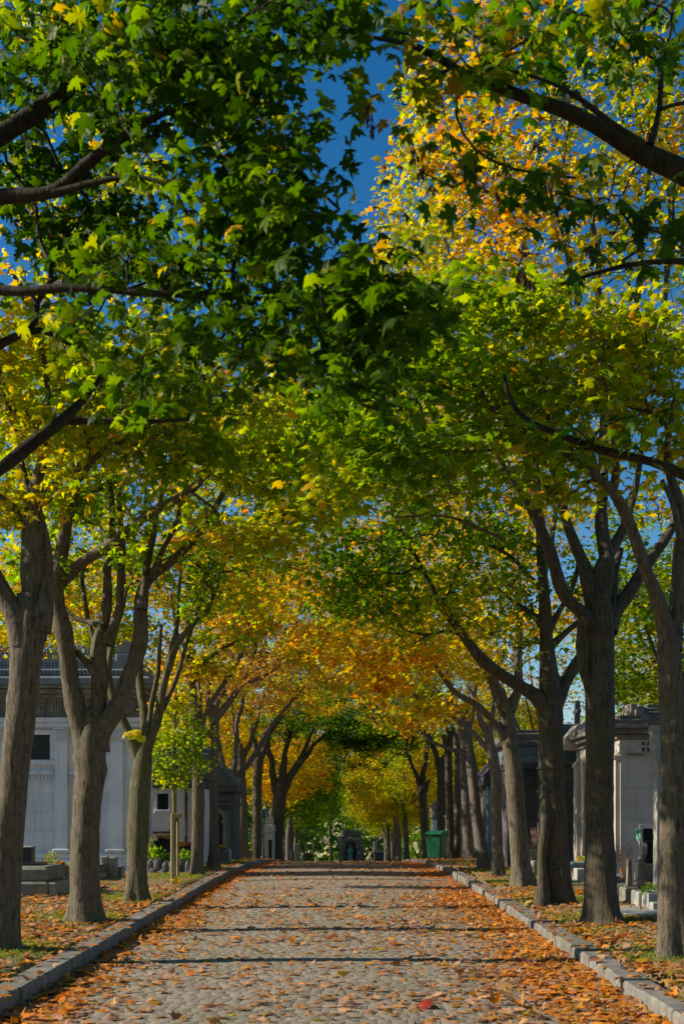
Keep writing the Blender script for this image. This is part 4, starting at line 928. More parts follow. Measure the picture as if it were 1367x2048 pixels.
for x, y, pal, s_, lab in [(-6.5, 122, 'hedge', .8, 'rounded green shrub left of the far avenue'), (-3.6, 134, 'hedge', .8, 'shaded shrub just left of the niche monument'), (-10.5, 132, 'hedge', 1.0, 'large dark shrub left of the niche monument'),
                    (2.6, 152, 'hedge', .8, 'shrub between the niche monument and the pedestal tomb'), (8.2, 140, 'green', .8, 'yellow shrub right of the pedestal tomb'), (0.5, 160, 'hedge', .9, 'ivy green shrub close behind the niche monument'),
                    (13, 132, 'hedge', 1.0, 'dark shrub right of the far avenue'), (-6, 146, 'hedge', 1.0, 'green shrub behind the left shrubs'), (6, 160, 'green', .9, 'yellow-green shrub behind the pedestal tomb'), (-11, 100, 'hedge', .9, 'low green shrub behind the left row'), (10.5, 96, 'hedge', .9, 'low dark shrub behind the right row')]:
    place(bushy[0], x, y, lab, pal, GS, sc_=s_, cat='shrub')
# far-off wood closing the horizon
def wood():
    n = 26000; a = rng.uniform(R(-38), R(38), n); rr = rng.uniform(235, 300, n)
    x, y = rr*np.sin(a), rr*np.cos(a); h = 19+3*np.sin(a*40)+2*np.sin(a*93)
    z = prof(y)+h*rng.random(n)**.8
    nr = rng.normal(0, 1, (n, 3)); ax = rng.normal(0, 1, (n, 3))
    pos = np.stack([x, y, z], 1)
    o = build_leaves('far_wood', pos, ax, nr, rng.uniform(1.0, 1.9, n), np.clip(.4+.5*(clump(pos, .08)-.5)+rng.normal(0, .15, n), 0, 1), rng.uniform(.5, 1, n), LEAF_XL, LM['green'], None)
    tag(o, 'hazy line of autumn woodland closing the horizon', 'woodland', kind='stuff')
wood()
# grass round the feet and the verges
FEET = [(-3.5, 13.4), (-3.45, 17.3), (-3.5, 21.2), (-3.6, 28.0), (-3.7, 33.5), (3.45, 12.9), (3.5, 17.3), (3.5, 20.5), (3.4, 25.6), (3.9, 31), (4.2, 38), (-3.8, 40)]
def gf(n):
    k = rng.integers(0, len(FEET), n); c = np.array(FEET)[k]; a = rng.uniform(0, 6.28, n); r_ = .2+np.abs(rng.normal(0, .34, n))
    x, y = c[:, 0]+r_*np.cos(a), c[:, 1]+r_*np.sin(a)*1.3; ok = (x < lx(y)-.32) | (x > rx(y)+.32)
    return x[ok], y[ok], rng.uniform(.03, .08, n)[ok]
grass(26000, gf, 'grass_tufts', 'bright green tufts of grass round the feet of the trunks')
def gf2(n):
    y = rng.uniform(8, 55, n); s_ = rng.random(n) < .5; x = np.where(s_, lx(y)-.33-np.abs(rng.normal(0, 1.6, n)), rx(y)+.33+np.abs(rng.normal(0, 1.6, n)))
    p = np.sin(x*2.3+y*.8)+np.sin(y*1.1-x); ok = p > .15+rng.normal(0, .4, n)
    return x[ok], y[ok], rng.uniform(.02, .055, n)[ok]
grass(60000, gf2, 'verge_grass', 'thin grass patches on the earth verges')
# ------------------------------------------------------------------ tombs, chapels and things of the avenue
def X(px, d): return (px-CX)*d/F
def Z(py, d): return CAMH-(py-HY)*d/F
S_WHITE = m_stone('limestone_pale', (.60, .61, .67), (.72, .73, .78), 2.2, streak=.42, fine=40, bumpd=.004)
S_BLOCK = m_stone('limestone_courses', (.60, .61, .67), (.72, .73, .78), 2.2, streak=.5, fine=40, blocks=(1.1, .46), bumpd=.004)
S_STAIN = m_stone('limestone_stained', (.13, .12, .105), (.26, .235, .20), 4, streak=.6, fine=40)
S_ZINC = m_stone('weathered_zinc', (.13, .16, .20), (.20, .235, .28), 4, streak=.5, rough=.6)
S_BEIGE = m_stone('limestone_beige', (.42, .375, .32), (.54, .49, .43), 2.5, streak=.45, fine=40, blocks=(1.3, .6), bumpd=.004)
S_BEIGE2 = m_stone('limestone_beige_plain', (.36, .33, .285), (.48, .44, .39), 2.5, streak=.35, fine=40)
S_ROOF = m_stone('roof_slabs', (.085, .08, .075), (.17, .155, .14), 5, moss=.4, streak=.3)
S_DARK = m_stone('sooty_stone', (.055, .055, .065), (.12, .115, .125), 3, streak=.5, fine=30, blocks=(1.0, .52))
S_DARKP = m_stone('sooty_stone_plain', (.05, .052, .062), (.11, .108, .12), 3, streak=.5)
S_SLATE = m_stone('grey_slate', (.07, .095, .12), (.12, .15, .18), 5, moss=.3, streak=.4, blocks=(.8, .4))
S_GREY = m_stone('tomb_granite', (.16, .155, .13), (.27, .26, .215), 7, moss=.45, streak=.4)
S_LGREY = m_stone('tomb_limestone', (.27, .265, .24), (.40, .39, .36), 7, moss=.3, streak=.35)
S_BLACK = m_stone('black_granite_and_front_shade', (.014, .016, .020), (.030, .033, .040), 20, rough=.3, bumpd=.001)  # polished tombs, and the shade painted on the tall headstone's front
S_BLUE = m_stone('polished_blue_granite', (.10, .15, .19), (.16, .22, .27), 12, rough=.35, bumpd=.001)
S_TAN = m_stone('tomb_sandstone', (.25, .215, .16), (.37, .32, .25), 8, moss=.2, streak=.35)
S_ROCK = m_stone('rough_rock', (.075, .072, .075), (.19, .18, .18), 4, moss=.4, fine=9, bumpd=.08)
GLASS, nt_, o_ = newmat('dark_window_glass'); princ(nt_, o_, (.008, .012, .016), .3, spec=.25)
def simple(name, c, rough=.6, metal=0, nzs=30, amt=.25, bmp=.002):
    m, nt, out = newmat(name); n1 = noise(nt, nzs, 4, .6)
    col = ramp(nt, [(.3, tuple(x*(1-amt) for x in c)), (.7, tuple(min(1, x*(1+amt)) for x in c))], n1.outputs[0]).outputs[0]
    princ(nt, out, col, rough, bump(nt, n1.outputs[0], .4, bmp), .4, metal); return m
LEAD = simple('lead_came', (.06, .07, .07), .6); IRON = simple('painted_iron', (.015, .05, .045), .5)
DOORG = simple('verdigris_door', (.05, .13, .12), .6); VERD = simple('verdigris_bronze', (.055, .20, .19), .65, nzs=9, amt=.5)
WOOD = m_stone('stake_wood', (.26, .19, .085), (.40, .31, .16), 4, fine=50, streak=.5)
BINP = simple('green_plastic', (.004, .085, .038), .42, nzs=6, amt=.15); BINL = simple('green_plastic_lid', (.006, .105, .05), .4, nzs=6, amt=.15); RUB = simple('black_rubber', (.015, .015, .015), .7)
PIPE = simple('brown_downpipe', (.04, .032, .028), .5); CLAY = simple('plastic_pot', (.02, .02, .022), .5)
MINT = simple('mint_plaque', (.20, .62, .44), .5, amt=.08); MINT2 = simple('green_plaque_band', (.10, .42, .26), .5, amt=.08); INK = simple('plaque_lettering', (.015, .11, .07), .5)

def chapel(name, label, cat, d, px0, px1, pyt, depth, off=0):
    x0, x1 = X(px0, d), X(px1, d); xc = (x0+x1)/2; yc = d+depth/2; zb = gz(xc, yc)
    return empty(name, (xc, yc, zb), label, cat), x0, x1, np.array([xc, yc, zb])

# white mausoleum on the left
D = 31.0; e, x0, x1, O = chapel('mausoleum', 'large white stone mausoleum with pilasters and ringed roof cresting on the left', 'mausoleum', D, -70, 268, 1290, 2.4)
zg = gz(-6, D)-.3; y1 = D+2.4
m = MB(); m.box(x0, x1, D, y1, zg, Z(1437, D)); m.build('wall', S_BLOCK, e, off=O)
m = MB(); m.box(x0-.06, x1+.06, D-.08, y1, zg, Z(1718, D), .03); m.box(x0-.04, x1+.04, D-.06, y1, Z(1718, D)+.002, Z(1706, D), .03); m.build('plinth', S_WHITE, e, off=O)
for a, b in ((-16, 8), (111, 136), (217, 247)):
    m = MB(); X0, X1 = X(a, D), X(b, D)
    m.box(X0, X1, D-.10, D+.02, Z(1700, D), Z(1483, D)+.002, .012); m.box(X0-.05, X1+.05, D-.14, D+.02, Z(1706, D)+.004, Z(1698, D), .02)
    pl = m.build('pilaster', S_WHITE, e, off=O)
    c = MB(); zt, zb = Z(1456, D), Z(1483, D)
    c.box(X0-.03, X1+.03, D-.13, D+.02, zb, zb+.035, .01); c.box(X0-.01, X1+.01, D-.12, D+.02, zb+.037, zt-.05, 0); c.box(X0-.05, X1+.05, D-.17, D+.02, zt-.048, zt, .012)
    xm = (X0+X1)/2; zc_ = (zb+zt)/2
    for k in range(-3, 4):
        q = [(xm+k*.035, D-.125, zb+.05), (xm+k*.040, D-.15, zc_), (xm+k*.052+(.01 if k > 0 else -.01), D-.19, zt-.07)]
        c.tube(q, [.014, .018, .012], 6)
    c.build('capital', S_STAIN if False else S_WHITE, e, off=O)
# side (avenue) pilasters and door
m = MB(); m.box(x1, x1+.10, D+.05, D+.33, Z(1706, D), Z(1456, D), .02); m.build('pilaster', S_WHITE, e, off=O)
m = MB(); m.box(x1, x1+.10, y1-.33, y1-.03, Z(1706, D), Z(1456, D), .02); m.build('pilaster', S_WHITE, e, off=O)
m = MB(); m.box(x1, x1+.05, D+.7, y1-.7, zg+.4, Z(1530, D), .02); m.build('door', DOORG, e, off=O)
# window with frame and leaded glass
wx0, wx1, wz0, wz1 = X(58, D), X(101, D), Z(1520, D), Z(1470, D)
m = MB()
for (a, b, c_, d_, p) in ((wx0-.13, wx1+.13, wz1, wz1+.11, .075), (wx0-.13, wx1+.13, wz0-.13, wz0, .085)): m.box(a, b, D-p, D+.01, c_, d_, .012)
for (a, b) in ((wx0-.13, wx0), (wx1, wx1+.13)): m.box(a, b, D-.07, D+.01, wz0+.002, wz1-.002, .012)
wf = m.build('window', S_WHITE, e, off=O)
m = MB(); m.box(wx0, wx1, D-.012, D+.005, wz0, wz1); g = m.build('pane', GLASS, wf, off=O)
m = MB(); xc, zc = (wx0+wx1)/2, (wz0+wz1)/2
for k in range(12):
    a = k*math.pi/6+.2; m.tube([(xc+.03*math.cos(a), D-.02, zc+.03*math.sin(a)), (xc+.2*math.cos(a+.25), D-.024, zc+.23*math.sin(a+.25)), (xc+.25*math.cos(a), D-.02, zc+.29*math.sin(a))], [.006]*3, 4)
m.ring(xc, D-.03, D-.014, zc, .12, .108, 18); m.build('tracery', LEAD, wf, off=O)
# string course and panel consoles under it
m = MB()
for a, b in ((10, 108), (139, 214)):
    m.box(X(a, D), X(b, D), D-.06, D+.01, Z(1550, D), Z(1541, D), .015); m.box(X(a, D), X(b, D), D-.03, D+.01, Z(1568, D), Z(1566.4, D))
    for k in range(int((b-a)/7)): xx = X(a+4+7*k, D); m.box(xx, xx+.045, D-.045, D+.01, Z(1560, D), Z(1551, D), .01)
m.build('string_course', S_WHITE, e, off=O)
# entablature
m = MB(); m.box(x0-.05, x1+.14, D-.16, y1+.05, Z(1456, D)+.003, Z(1446, D), .01); m.box(x0-.07, x1+.17, D-.19, y1+.05, Z(1446, D)+.003, Z(1436, D), .01); m.build('architrave', S_WHITE, e, off=O)
m = MB(); m.box(x0-.03, x1+.12, D-.14, y1+.03, Z(1436, D)+.003, Z(1398, D))
x = x0
k = 0
while x < x1:
    m.box(x, x+.06, D-.22, D-.1, Z(1435, D)+.004, Z(1431, D), .005); x += .10
x = X(-18, D)
while x < x1-.1:
    for q in range(4): m.box(x+q*.065, x+q*.065+.045, D-.185, D-.13, Z(1428, D), Z(1402, D), .012)
    xm = x+.26+.24
    for sgn in (-1, 1):
        pts = [(xm+sgn*(.02+.075*(1-math.cos(t))), D-.16, Z(1424, D)+.02+.24*t/3.6+.03*math.sin(2*t)) for t in np.linspace(0, 3.4, 9)]
        m.tube(pts, [.014]*9, 5); m.ring(xm+sgn*.075, D-.175, D-.135, Z(1407, D), .05, .025, 10)
    x += .74
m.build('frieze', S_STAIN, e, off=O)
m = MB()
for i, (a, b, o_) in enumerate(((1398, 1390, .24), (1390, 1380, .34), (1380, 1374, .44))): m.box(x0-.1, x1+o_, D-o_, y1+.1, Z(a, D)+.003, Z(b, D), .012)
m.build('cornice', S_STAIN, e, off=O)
m = MB(); m.box(x0-.1, x1+.46, D-.46, y1+.1, Z(1374, D)+.003, Z(1356, D), .05); m.box(x0-.1, x1+.36, D-.36, y1+.05, Z(1356, D)+.003, Z(1341, D), .03)
x = x0
while x < x1+.3: m.box(x, x+.05, D-.40, D-.352, Z(1354, D), Z(1343, D), .01); x += .085
m.build('gutter', S_ZINC, e, off=O)
m = MB(); m.box(x0-.1, x1+.12, D-.12, y1, Z(1341, D)+.003, Z(1322, D))
x = x0
while x < x1+.08: m.tube([(x, D-.125, Z(1340, D)), (x, D-.125, Z(1323, D))], [.028, .028], 6); x += .075
m.build('parapet', S_ZINC, e, off=O)
m = MB(); x = x0; st = .196
while x < x1+.1:
    m.ring(x, D-.11, D-.06, Z(1314, D), .098, .062, 14); m.ring(x+st/2, D-.11, D-.06, Z(1302, D), .09, .06, 14); m.lathe([(.02, 0), (.035, .02), (.02, .05), (.004, .09)], x+st/2, D-.085, Z(1296, D), 8); x += st
m.box(x0, x1+.1, D-.12, D-.05, Z(1322, D)+.002, Z(1321, D)+.01)
m.build('cresting', S_ZINC, e, off=O)
m = MB(); m.box(x1-.42, x1+.14, D-.14, D+.30, Z(1341, D)+.005, Z(1308, D), .03); m.extrude_y([(x1-.42, Z(1308, D)+.003), (x1+.14, Z(1308, D)+.003), (x1+.02, Z(1290, D)), (x1-.14, Z(1283, D)), (x1-.30, Z(1290, D))], D-.13, D+.28)
m.build('corner_block', S_ZINC, e, off=O)
m = MB(); m.ring(X(259, D), D-.20, D-.14, Z(1415, D), .16, .11, 16)
for k in range(5): m.tube([(X(253+k*3, D), D-.18, Z(1424, D)), (X(255+k*3, D), D-.22, Z(1416, D)), (X(254+k*3.4, D), D-.17, Z(1406, D))], [.02, .028, .012], 6)
m.build('medallion', S_STAIN, e, off=O)

# plain chapel with a small window
D = 36.2; e, x0, x1, O = chapel('chapel', 'plain whitish chapel wall with one small dark window and a downpipe', 'chapel', D, 262, 404, 1500, 3.0)
zg = gz(x1, D)-.4; y1 = D+3
m = MB(); m.box(x0, x1, D, y1, zg, Z(1577, D)); m.build('wall', S_BLOCK, e, off=O)
m = MB(); m.box(x0, x1+.05, D-.10, y1, Z(1577, D)+.003, Z(1560, D), .02); m.box(x0, x1+.12, D-.18, y1, Z(1560, D)+.003, Z(1545, D), .02); m.build('cornice', S_DARKP, e, off=O)
m = MB(); m.extrude_x([(D-.2, Z(1545, D)+.003), (y1, Z(1545, D)+.003), ((D+y1)/2, Z(1490, D))], x0, x1+.1); m.build('roof', S_SLATE, e, off=O)
wx0, wx1, wz0, wz1 = X(314.5, D), X(337, D), Z(1620, D), Z(1587.5, D)
m = MB(); m.box(wx0-.05, wx1+.05, D-.02, D+.01, wz1, wz1+.05, .006); m.box(wx0-.08, wx1+.05, D-.06, D+.01, wz0-.09, wz0, .01); m.box(wx0-.05, wx0, D-.02, D+.01, wz0, wz1); m.box(wx1, wx1+.05, D-.02, D+.01, wz0, wz1)
wf = m.build('window', S_WHITE, e, off=O)
m = MB(); m.box(wx0, wx1, D-.006, D+.01, wz0, wz1); m.build('pane', GLASS, wf, off=O)
m = MB(); m.tube([(X(372, D), D-.05, Z(1690, D)), (X(372.5, D), D-.05, Z(1578, D))], [.035, .035], 8)
for py in (1600, 1640, 1675): m.box(X(369, D), X(376, D), D-.07, D, Z(py, D)-.015, Z(py, D)+.015)
m.build('downpipe', PIPE, e, off=O)
m = MB(); m.box(x0, X(352, D), D-.12, D+.01, Z(1668, D), Z(1663, D), .01); m.build('ledge', S_DARKP, e, off=O)

# dark chapel with arched doorway
D = 43.0; e, x0, x1, O = chapel('chapel', 'sooty dark chapel with an arched doorway and green side panel, left of the avenue', 'chapel', D, 396, 466, 1480, 3.0)
zg = gz(x1, D)-.4; y1 = D+3; xm = X(427, D); r_ = .30; zs = Z(1640, D)
m = MB(); m.box(x0, xm-r_-.001, D, D+.4, zg, Z(1612, D)); m.box(xm+r_+.001, x1, D, D+.4, zg, Z(1612, D))
n = 12; pts = [(xm-r_, zs)]+[(xm-r_*math.cos(math.pi*k/n), zs+r_*math.sin(math.pi*k/n)) for k in range(1, n)]+[(xm+r_, zs)]
for k in range(n):
    (xa, za), (xb, zb_) = pts[k], pts[k+1]; m.extrude_y([(xa, za), (xb, zb_), (xb, Z(1612, D)), (xa, Z(1612, D))], D, D+.4)
m.box(x0, x1, D+.41, y1, zg, Z(1612, D)); m.build('wall', S_DARKP, e, off=O)
m = MB(); m.ring(xm, D-.05, D+.05, zs, r_+.13, r_+.005, 14, 0, math.pi); m.box(xm-r_-.13, xm-r_-.005, D-.05, D+.05, zg, zs-.002, .01); m.box(xm+r_+.005, xm+r_+.13, D-.05, D+.05, zg, zs-.002, .01)
for s_ in (-1, 1): m.box(xm+s_*(r_+.07)-.10, xm+s_*(r_+.07)+.10, D-.08, D+.04, zs-.10, zs-.004, .01)
m.build('doorway', S_STAIN, e, off=O)
m = MB(); m.box(xm-r_+.01, xm+r_-.01, D+.25, D+.30, zg, Z(1622, D)); m.build('door', simple('black_door', (.01, .012, .012)), e, off=O)
m = MB(); m.box(X(447, D), X(461, D), D-.03, D+.01, zg+.3, Z(1622, D), .01); m.build('side_panel', DOORG, e, off=O)
m = MB(); m.box(x0-.06, x1+.06, D-.08, y1, Z(1612, D)+.003, Z(1606, D), .01); m.box(x0, x1, D-.02, y1, Z(1606, D)+.003, Z(1584, D))
for k in range(8): m.lathe([(.05, 0), (.10, .05), (.08, .15), (.10, .24), (.03, .32)], x0+.09+k*(x1-x0-.1)/7.5, D-.03, Z(1605, D)+.02, 8, sy=.5)
m.box(x0-.16, x1+.16, D-.2, y1, Z(1584, D)+.003, Z(1572, D), .02); m.build('frieze', S_DARKP, e, off=O)
m = MB(); m.extrude_y([(x0-.16, Z(1572, D)+.003), (x1+.16, Z(1572, D)+.003), ((x0+x1)/2, Z(1520, D))], D-.2, y1); m.build('roof', S_SLATE, e, off=O)

# gothic chapel beyond, with a pinnacle, and the green lamp post before it
D = 62.0; e, x0, x1, O = chapel('chapel', 'narrow pinkish stone chapel with a blue-grey pinnacle, beside the black trunk', 'chapel', D, 524, 546, 1600, 2.0)
zg = gz(x1, D)-.4
m = MB(); m.box(x0+.1, x1, D, D+2, zg, Z(1665, D)); m.box(x0+.05, x1+.03, D-.08, D+2, Z(1665, D)+.003, Z(1650, D), .03); m.box(x0+.2, x1-.05, D, D+1.8, Z(1650, D)+.004, Z(1634, D), .03); m.build('wall', S_BEIGE2, e, off=O)
m = MB(); m.lathe([(.20, 0), (.16, .12), (.09, .2), (.11, .3), (.05, .5), (.07, .58), (.02, .75)], X(531, D), D+.3, Z(1634, D)+.004, 8); m.build('pinnacle', S_ZINC, e, off=O)
m = MB(); m.box(X(537, D), X(543, D), D-.03, D+.02, zg, Z(1680, D)); m.build('door', GLASS, e, off=O)
D = 53.5; xx = X(526, D); zb = gz(xx, D); e = empty('lamp_post', (xx, D, zb), 'slim dark green iron post between the sooty trunk and the black trunk', 'post'); O = np.array([xx, D, zb])
m = MB(); m.lathe([(.10, 0), (.10, .12), (.06, .18), (.05, .5), (.038, .6), (.03, 1.6), (.05, 1.65), (.03, 1.7)], xx, D, zb, 10); m.build('post', IRON, e, off=O)
m = MB(); m.lathe([(.05, 1.7), (.09, 1.75), (.09, 2.0), (.06, 2.04), (.02, 2.1)], xx, D, zb, 8); m.build('head', IRON, e, off=O)

# pale mausoleum on the right
D = 25.2; e, x0, x1, O = chapel('mausoleum', 'pale beige mausoleum with a stepped stone roof and four-petal vent on the right', 'mausoleum', D, 1240, 1500, 1403, 4.6)
zg = gz(x0, D)-.3; y1 = D+4.6
m = MB(); m.box(x0, x1, D, y1, zg, Z(1504, D)); m.build('wall', S_BEIGE, e, off=O)
m = MB(); m.box(x0-.03, x1+.03, D-.03, y1+.02, Z(1504, D)+.003, Z(1479, D), .008); m.box(x0-.05, x1+.05, D-.05, y1+.02, Z(1506.5, D)+.003, Z(1504.5, D), .005)
m.build('frieze', S_BEIGE2, e, off=O)
m = MB()
for a, b, o_ in ((1479, 1469, .09), (1469, 1459, .20), (1459, 1450, .30)): m.box(x0-o_, x1+.3, D-o_, y1+o_, Z(a, D)+.003, Z(b, D), .012)
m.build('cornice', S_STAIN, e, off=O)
m = MB(); xr = X(1420, D); zt = Z(1450, D)+.003
for k in range(5):
    f0, f1 = k/5, (k+1)/5; m.box(x0-.26+f0*1.2, x1+.2, D-.26+f0*1.2, y1+.2-f0*.6, zt+f0*.46, zt+f1*.46-.002, .015)
m.build('roof', S_ROOF, e, off=O)
m = MB()
for k in range(4):
    xa = X(1262+k*9, D); za = Z(1406+k*12, D); m.box(xa, xa+.14, D-.20+(3-k)*.10, D+.9, zt-.0, za, .02)
for k in range(4): m.box(X(1283, D)+k*.0, X(1283, D)+.13, D-.30+k*.22, D-.09+k*.22, zt+.01, Z(1446-k*13, D), .02)
m.build('roof_crest', S_STAIN, e, off=O)
m = MB()
for s1 in (-1, 1):
    for s2 in (-1, 1):
        cx, cz = X(1290, D), Z(1493.5, D)
        m.extrude_y([(cx+s1*.012, cz+s2*.018), (cx+s1*.085, cz+s2*.035), (cx+s1*.075, cz+s2*.085), (cx+s1*.04, cz+s2*.095)], D-.0345, D-.025)
m.build('vent', simple('vent_shadow_void', (.008, .008, .008)), e, off=O)
m = MB(); m.box(X(1256, D), X(1279, D)-.02, D-.055, D+.01, Z(1511, D), Z(1508, D)); m.box(X(1268, D), X(1286, D), D-.04, D+.01, Z(1511.5, D), Z(1509, D)); m.build('ledge', S_STAIN, e, off=O)
for ya, yb in ((D+.03, D+.35), (D+1.0, D+1.25), (y1-1.3, y1-1.05), (y1-.4, y1-.05)):
    m = MB(); m.box(x0-.10, x0+.01, ya, yb, zg, Z(1506, D), .02); m.box(x0-.13, x0+.01, ya-.03, yb+.03, Z(1520, D), Z(1509, D), .02); m.build('pilaster', S_BEIGE2, e, off=O)
m = MB(); m.box(x0-.02, x0+.01, D+1.35, y1-1.4, zg+.35, Z(1540, D)); m.build('door', DOORG, e, off=O)
# pediment end with a cross at the far corner of its avenue front
m = MB(); m.extrude_y([(x0-.42, Z(1478, D)), (x0+.25, Z(1478, D)), (x0+.25, Z(1418, D)), (x0-.06, Z(1418, D)), (x0-.36, Z(1452, D))], y1-.5, y1+.25); m.build('acroterion', S_BEIGE2, e, off=O)
m = MB(); m.box(x0-.10, x0+.02, y1-.25, y1-.13, Z(1420, D), Z(1362, D), .01); m.box(x0-.09, x0+.01, y1-.42, y1+.04, Z(1392, D), Z(1383, D), .01); m.build('cross', S_DARKP, e, off=O)

# chapel corner right beside the edge trunk
D = 19.0; e, x0, x1, O = chapel('tomb_wall', 'upright pale grey tomb wall with a bracketed top, half hidden by the right edge trunk', 'tomb', D, 1313.5, 1500, 1420, .25)
zg = gz(x0, D)-.3
m = MB(); m.box(x0, x1, D, D+.25, zg, Z(1545, D)); m.build('wall', S_LGREY, e, off=O)
m = MB(); m.extrude_y([(x0+.02, Z(1545, D)+.003), (x1, Z(1545, D)+.003), (x1, Z(1450, D)), (x0-.07, Z(1450, D)), (x0-.05, Z(1500, D)), (x0, Z(1530, D))], D-.03, D+.26); m.build('bracket_course', S_LGREY, e, off=O)
m = MB(); m.extrude_y([(x0-.09, Z(1450, D)+.003), (x1, Z(1450, D)+.003), (x1, Z(1380, D)), (x0+.28, Z(1428, D))], D-.05, D+.28); m.build('roof', S_ROOF, e, off=O)

# dark block-built chapels on the right
D = 30.5; e, x0, x1, O = chapel('chapel', 'dark block-built chapel with a low doorway, its shade painted black, between two broad right-hand trunks', 'chapel', D, 1112, 1200, 1440, 3.0)
zg = gz(x0, D)-.3; y1 = D+3
m = MB(); m.box(x0, x1, D, y1, zg, Z(1532, D)); m.build('wall', S_DARK, e, off=O)
m = MB(); m.box(x0-.05, x1+.05, D-.06, y1, Z(1532, D)+.003, Z(1526, D), .01); m.build('cornice', S_DARKP, e, off=O)
m = MB(); m.box(x0, x1, D-.02, y1, Z(1526, D)+.003, Z(1470, D)); m.box(x0+.05, x1-.05, D+.05, y1-.05, Z(1470, D)+.003, Z(1448, D), .03); m.build('roof', S_SLATE, e, off=O)
m = MB(); m.box(X(1155, D), X(1169, D), D-.006, D+.01, zg, Z(1661, D)); m.build('doorway', simple('doorway_shade', (.004, .004, .005)), e, off=O)  # flat black panel stands in for the shade inside the opening
m = MB(); m.box(X(1151, D), X(1154.5, D), D-.05, D+.01, Z(1676, D), Z(1659, D), .01); m.build('lantern', S_BEIGE2, e, off=O)
D = 33.5; e, x0, x1, O = chapel('chapel', 'dark stepped-roof chapel with a bluish lintel, seen left of the twin-footed maple', 'chapel', D, 1014, 1104, 1460, 3.0)
zg = gz(x0, D)-.3; y1 = D+3
m = MB(); m.box(x0, x1, D, y1, zg, Z(1540, D)); m.build('wall', S_DARK, e, off=O)
m = MB(); m.box(x0-.05, x1+.05, D-.10, y1, Z(1540, D)+.003, Z(1527, D), .012); m.build('cornice', S_DARKP, e, off=O)
m = MB(); m.box(x0, x1, D-.04, y1, Z(1527, D)+.003, Z(1510, D), .01); m.box(x0+.03, x1-.03, D, y1, Z(1510, D)+.003, Z(1492, D), .01); m.build('lintel', S_BLUE, e, off=O)
m = MB(); m.box(x0-.12, x1+.12, D-.12, y1, Z(1492, D)+.003, Z(1482, D), .02); m.box(x0-.04, x1+.02, D-.02, y1, Z(1482, D)+.003, Z(1466, D), .03); m.box(x0+.15, x1-.1, D+.2, y1-.3, Z(1466, D)+.003, Z(1458, D), .03); m.build('roof', S_ROOF, e, off=O)
# columned chapel
D = 38.0; e, x0, x1, O = chapel('chapel', 'small porch of slim blue-grey columns under a dark roof, behind the thin trunk', 'chapel', D, 974, 1024, 1500, 2.4)
zg = gz(x0, D)-.3; y1 = D+2.4
m = MB(); m.box(x0+.1, x1, D+1.0, y1, zg, Z(1572, D)); m.build('wall', S_DARKP, e, off=O)
m = MB(); m.box(x0-.1, x1+.1, D-.12, y1, Z(1572, D)+.003, Z(1552, D), .02); m.extrude_y([(x0-.14, Z(1552, D)+.003), (x1+.14, Z(1552, D)+.003), ((x0+x1)/2, Z(1512, D))], D-.14, y1); m.build('roof', S_DARKP, e, off=O)
m = MB(); m.box(x0-.05, x1, D-.1, D+1.0, zg, Z(1690, D), .02); m.build('plinth', S_BLUE, e, off=O)
for px in (977, 983, 1006, 1013):
    m = MB(); m.lathe([(.085, 0), (.085, .05), (.06, .09), (.06, 1.55), (.055, 1.6), (.09, 1.68), (.09, 1.7)], X(px, D), D+.05+(.25 if px in (983, 1006) else 0), Z(1690, D)+.002, 12); m.build('column', S_BLUE, e, off=O, smooth=False)

# generic grave pieces
def block(name, label, cat, mat, px0, px1, py0, py1, d, depth, group=None, bev=.012, taper=0.0, zbase=None, parts=()):
    """one solid stone: front face px0..px1, top py0, foot py1"""
    x0, x1 = X(px0, d), X(px1, d); zb = Z(py1, d) if zbase is None else zbase; O = np.array([(x0+x1)/2, d+depth/2, zb])
    m = MB(); m.box(x0, x1, d, d+depth, zb, Z(py0, d), bev, taper); o = m.build(name, mat, None, off=O); o.location = tuple(O); return tag(o, label, cat, group)
gl = 21.0
block('tomb_slab', 'lowest grey step of the stone tomb beside the left edge trunk', 'tomb', S_GREY, 30, 80, 1798, 1822, gl-.25, 1.2)
block('tomb_block', 'wide grey lower block of the stacked tomb beside the left edge trunk', 'tomb', S_GREY, 24, 95, 1765, 1815, gl, 1.6, bev=.03)
block('tomb_block', 'tan stone butted against the right end of the stacked grey tomb', 'tomb', S_TAN, 95.5, 112, 1766, 1812, gl+.05, 1.2, bev=.02)
block('tomb_block', 'upper grey block with a worn top, resting on the stacked tomb', 'tomb', S_GREY, 22, 98, 1734, 1764.6, gl+.12, 1.3, bev=.05)
block('tomb_slab', 'thin dark slab on top of the stacked grey tomb', 'tomb', S_BLACK, 20, 76, 1726, 1733.6, gl+.5, .7)
def headstone(label, px0, px1, py0, py1, d, depth, m1, m2):
    x0, x1 = X(px0, d), X(px1, d); O = np.array([(x0+x1)/2, d+depth/2, Z(py1, d)]); e = empty('headstone', O, label, 'headstone')
    m = MB(); m.box(x0, x1, d, d+depth, Z(py1, d), Z(py0, d)-.03, .012); m.build('slab', m1, e, off=O)
    m = MB(); m.box(x0-.02, x1+.02, d-.02, d+depth+.02, Z(py0, d)-.028, Z(py0, d), .01); m.build('cap', m2, e, off=O)
headstone('small black headstone with a pale cap standing on the stacked grey tomb', 44, 62, 1693, 1725.7, gl+.75, .3, S_BLACK, S_LGREY)
block('tomb_slab', 'flat pale slab on the ground between the stacked tomb and the forked maple', 'slab', S_LGREY, 96, 150, 1762, 1790, gl+1.3, 1.6, bev=.02)
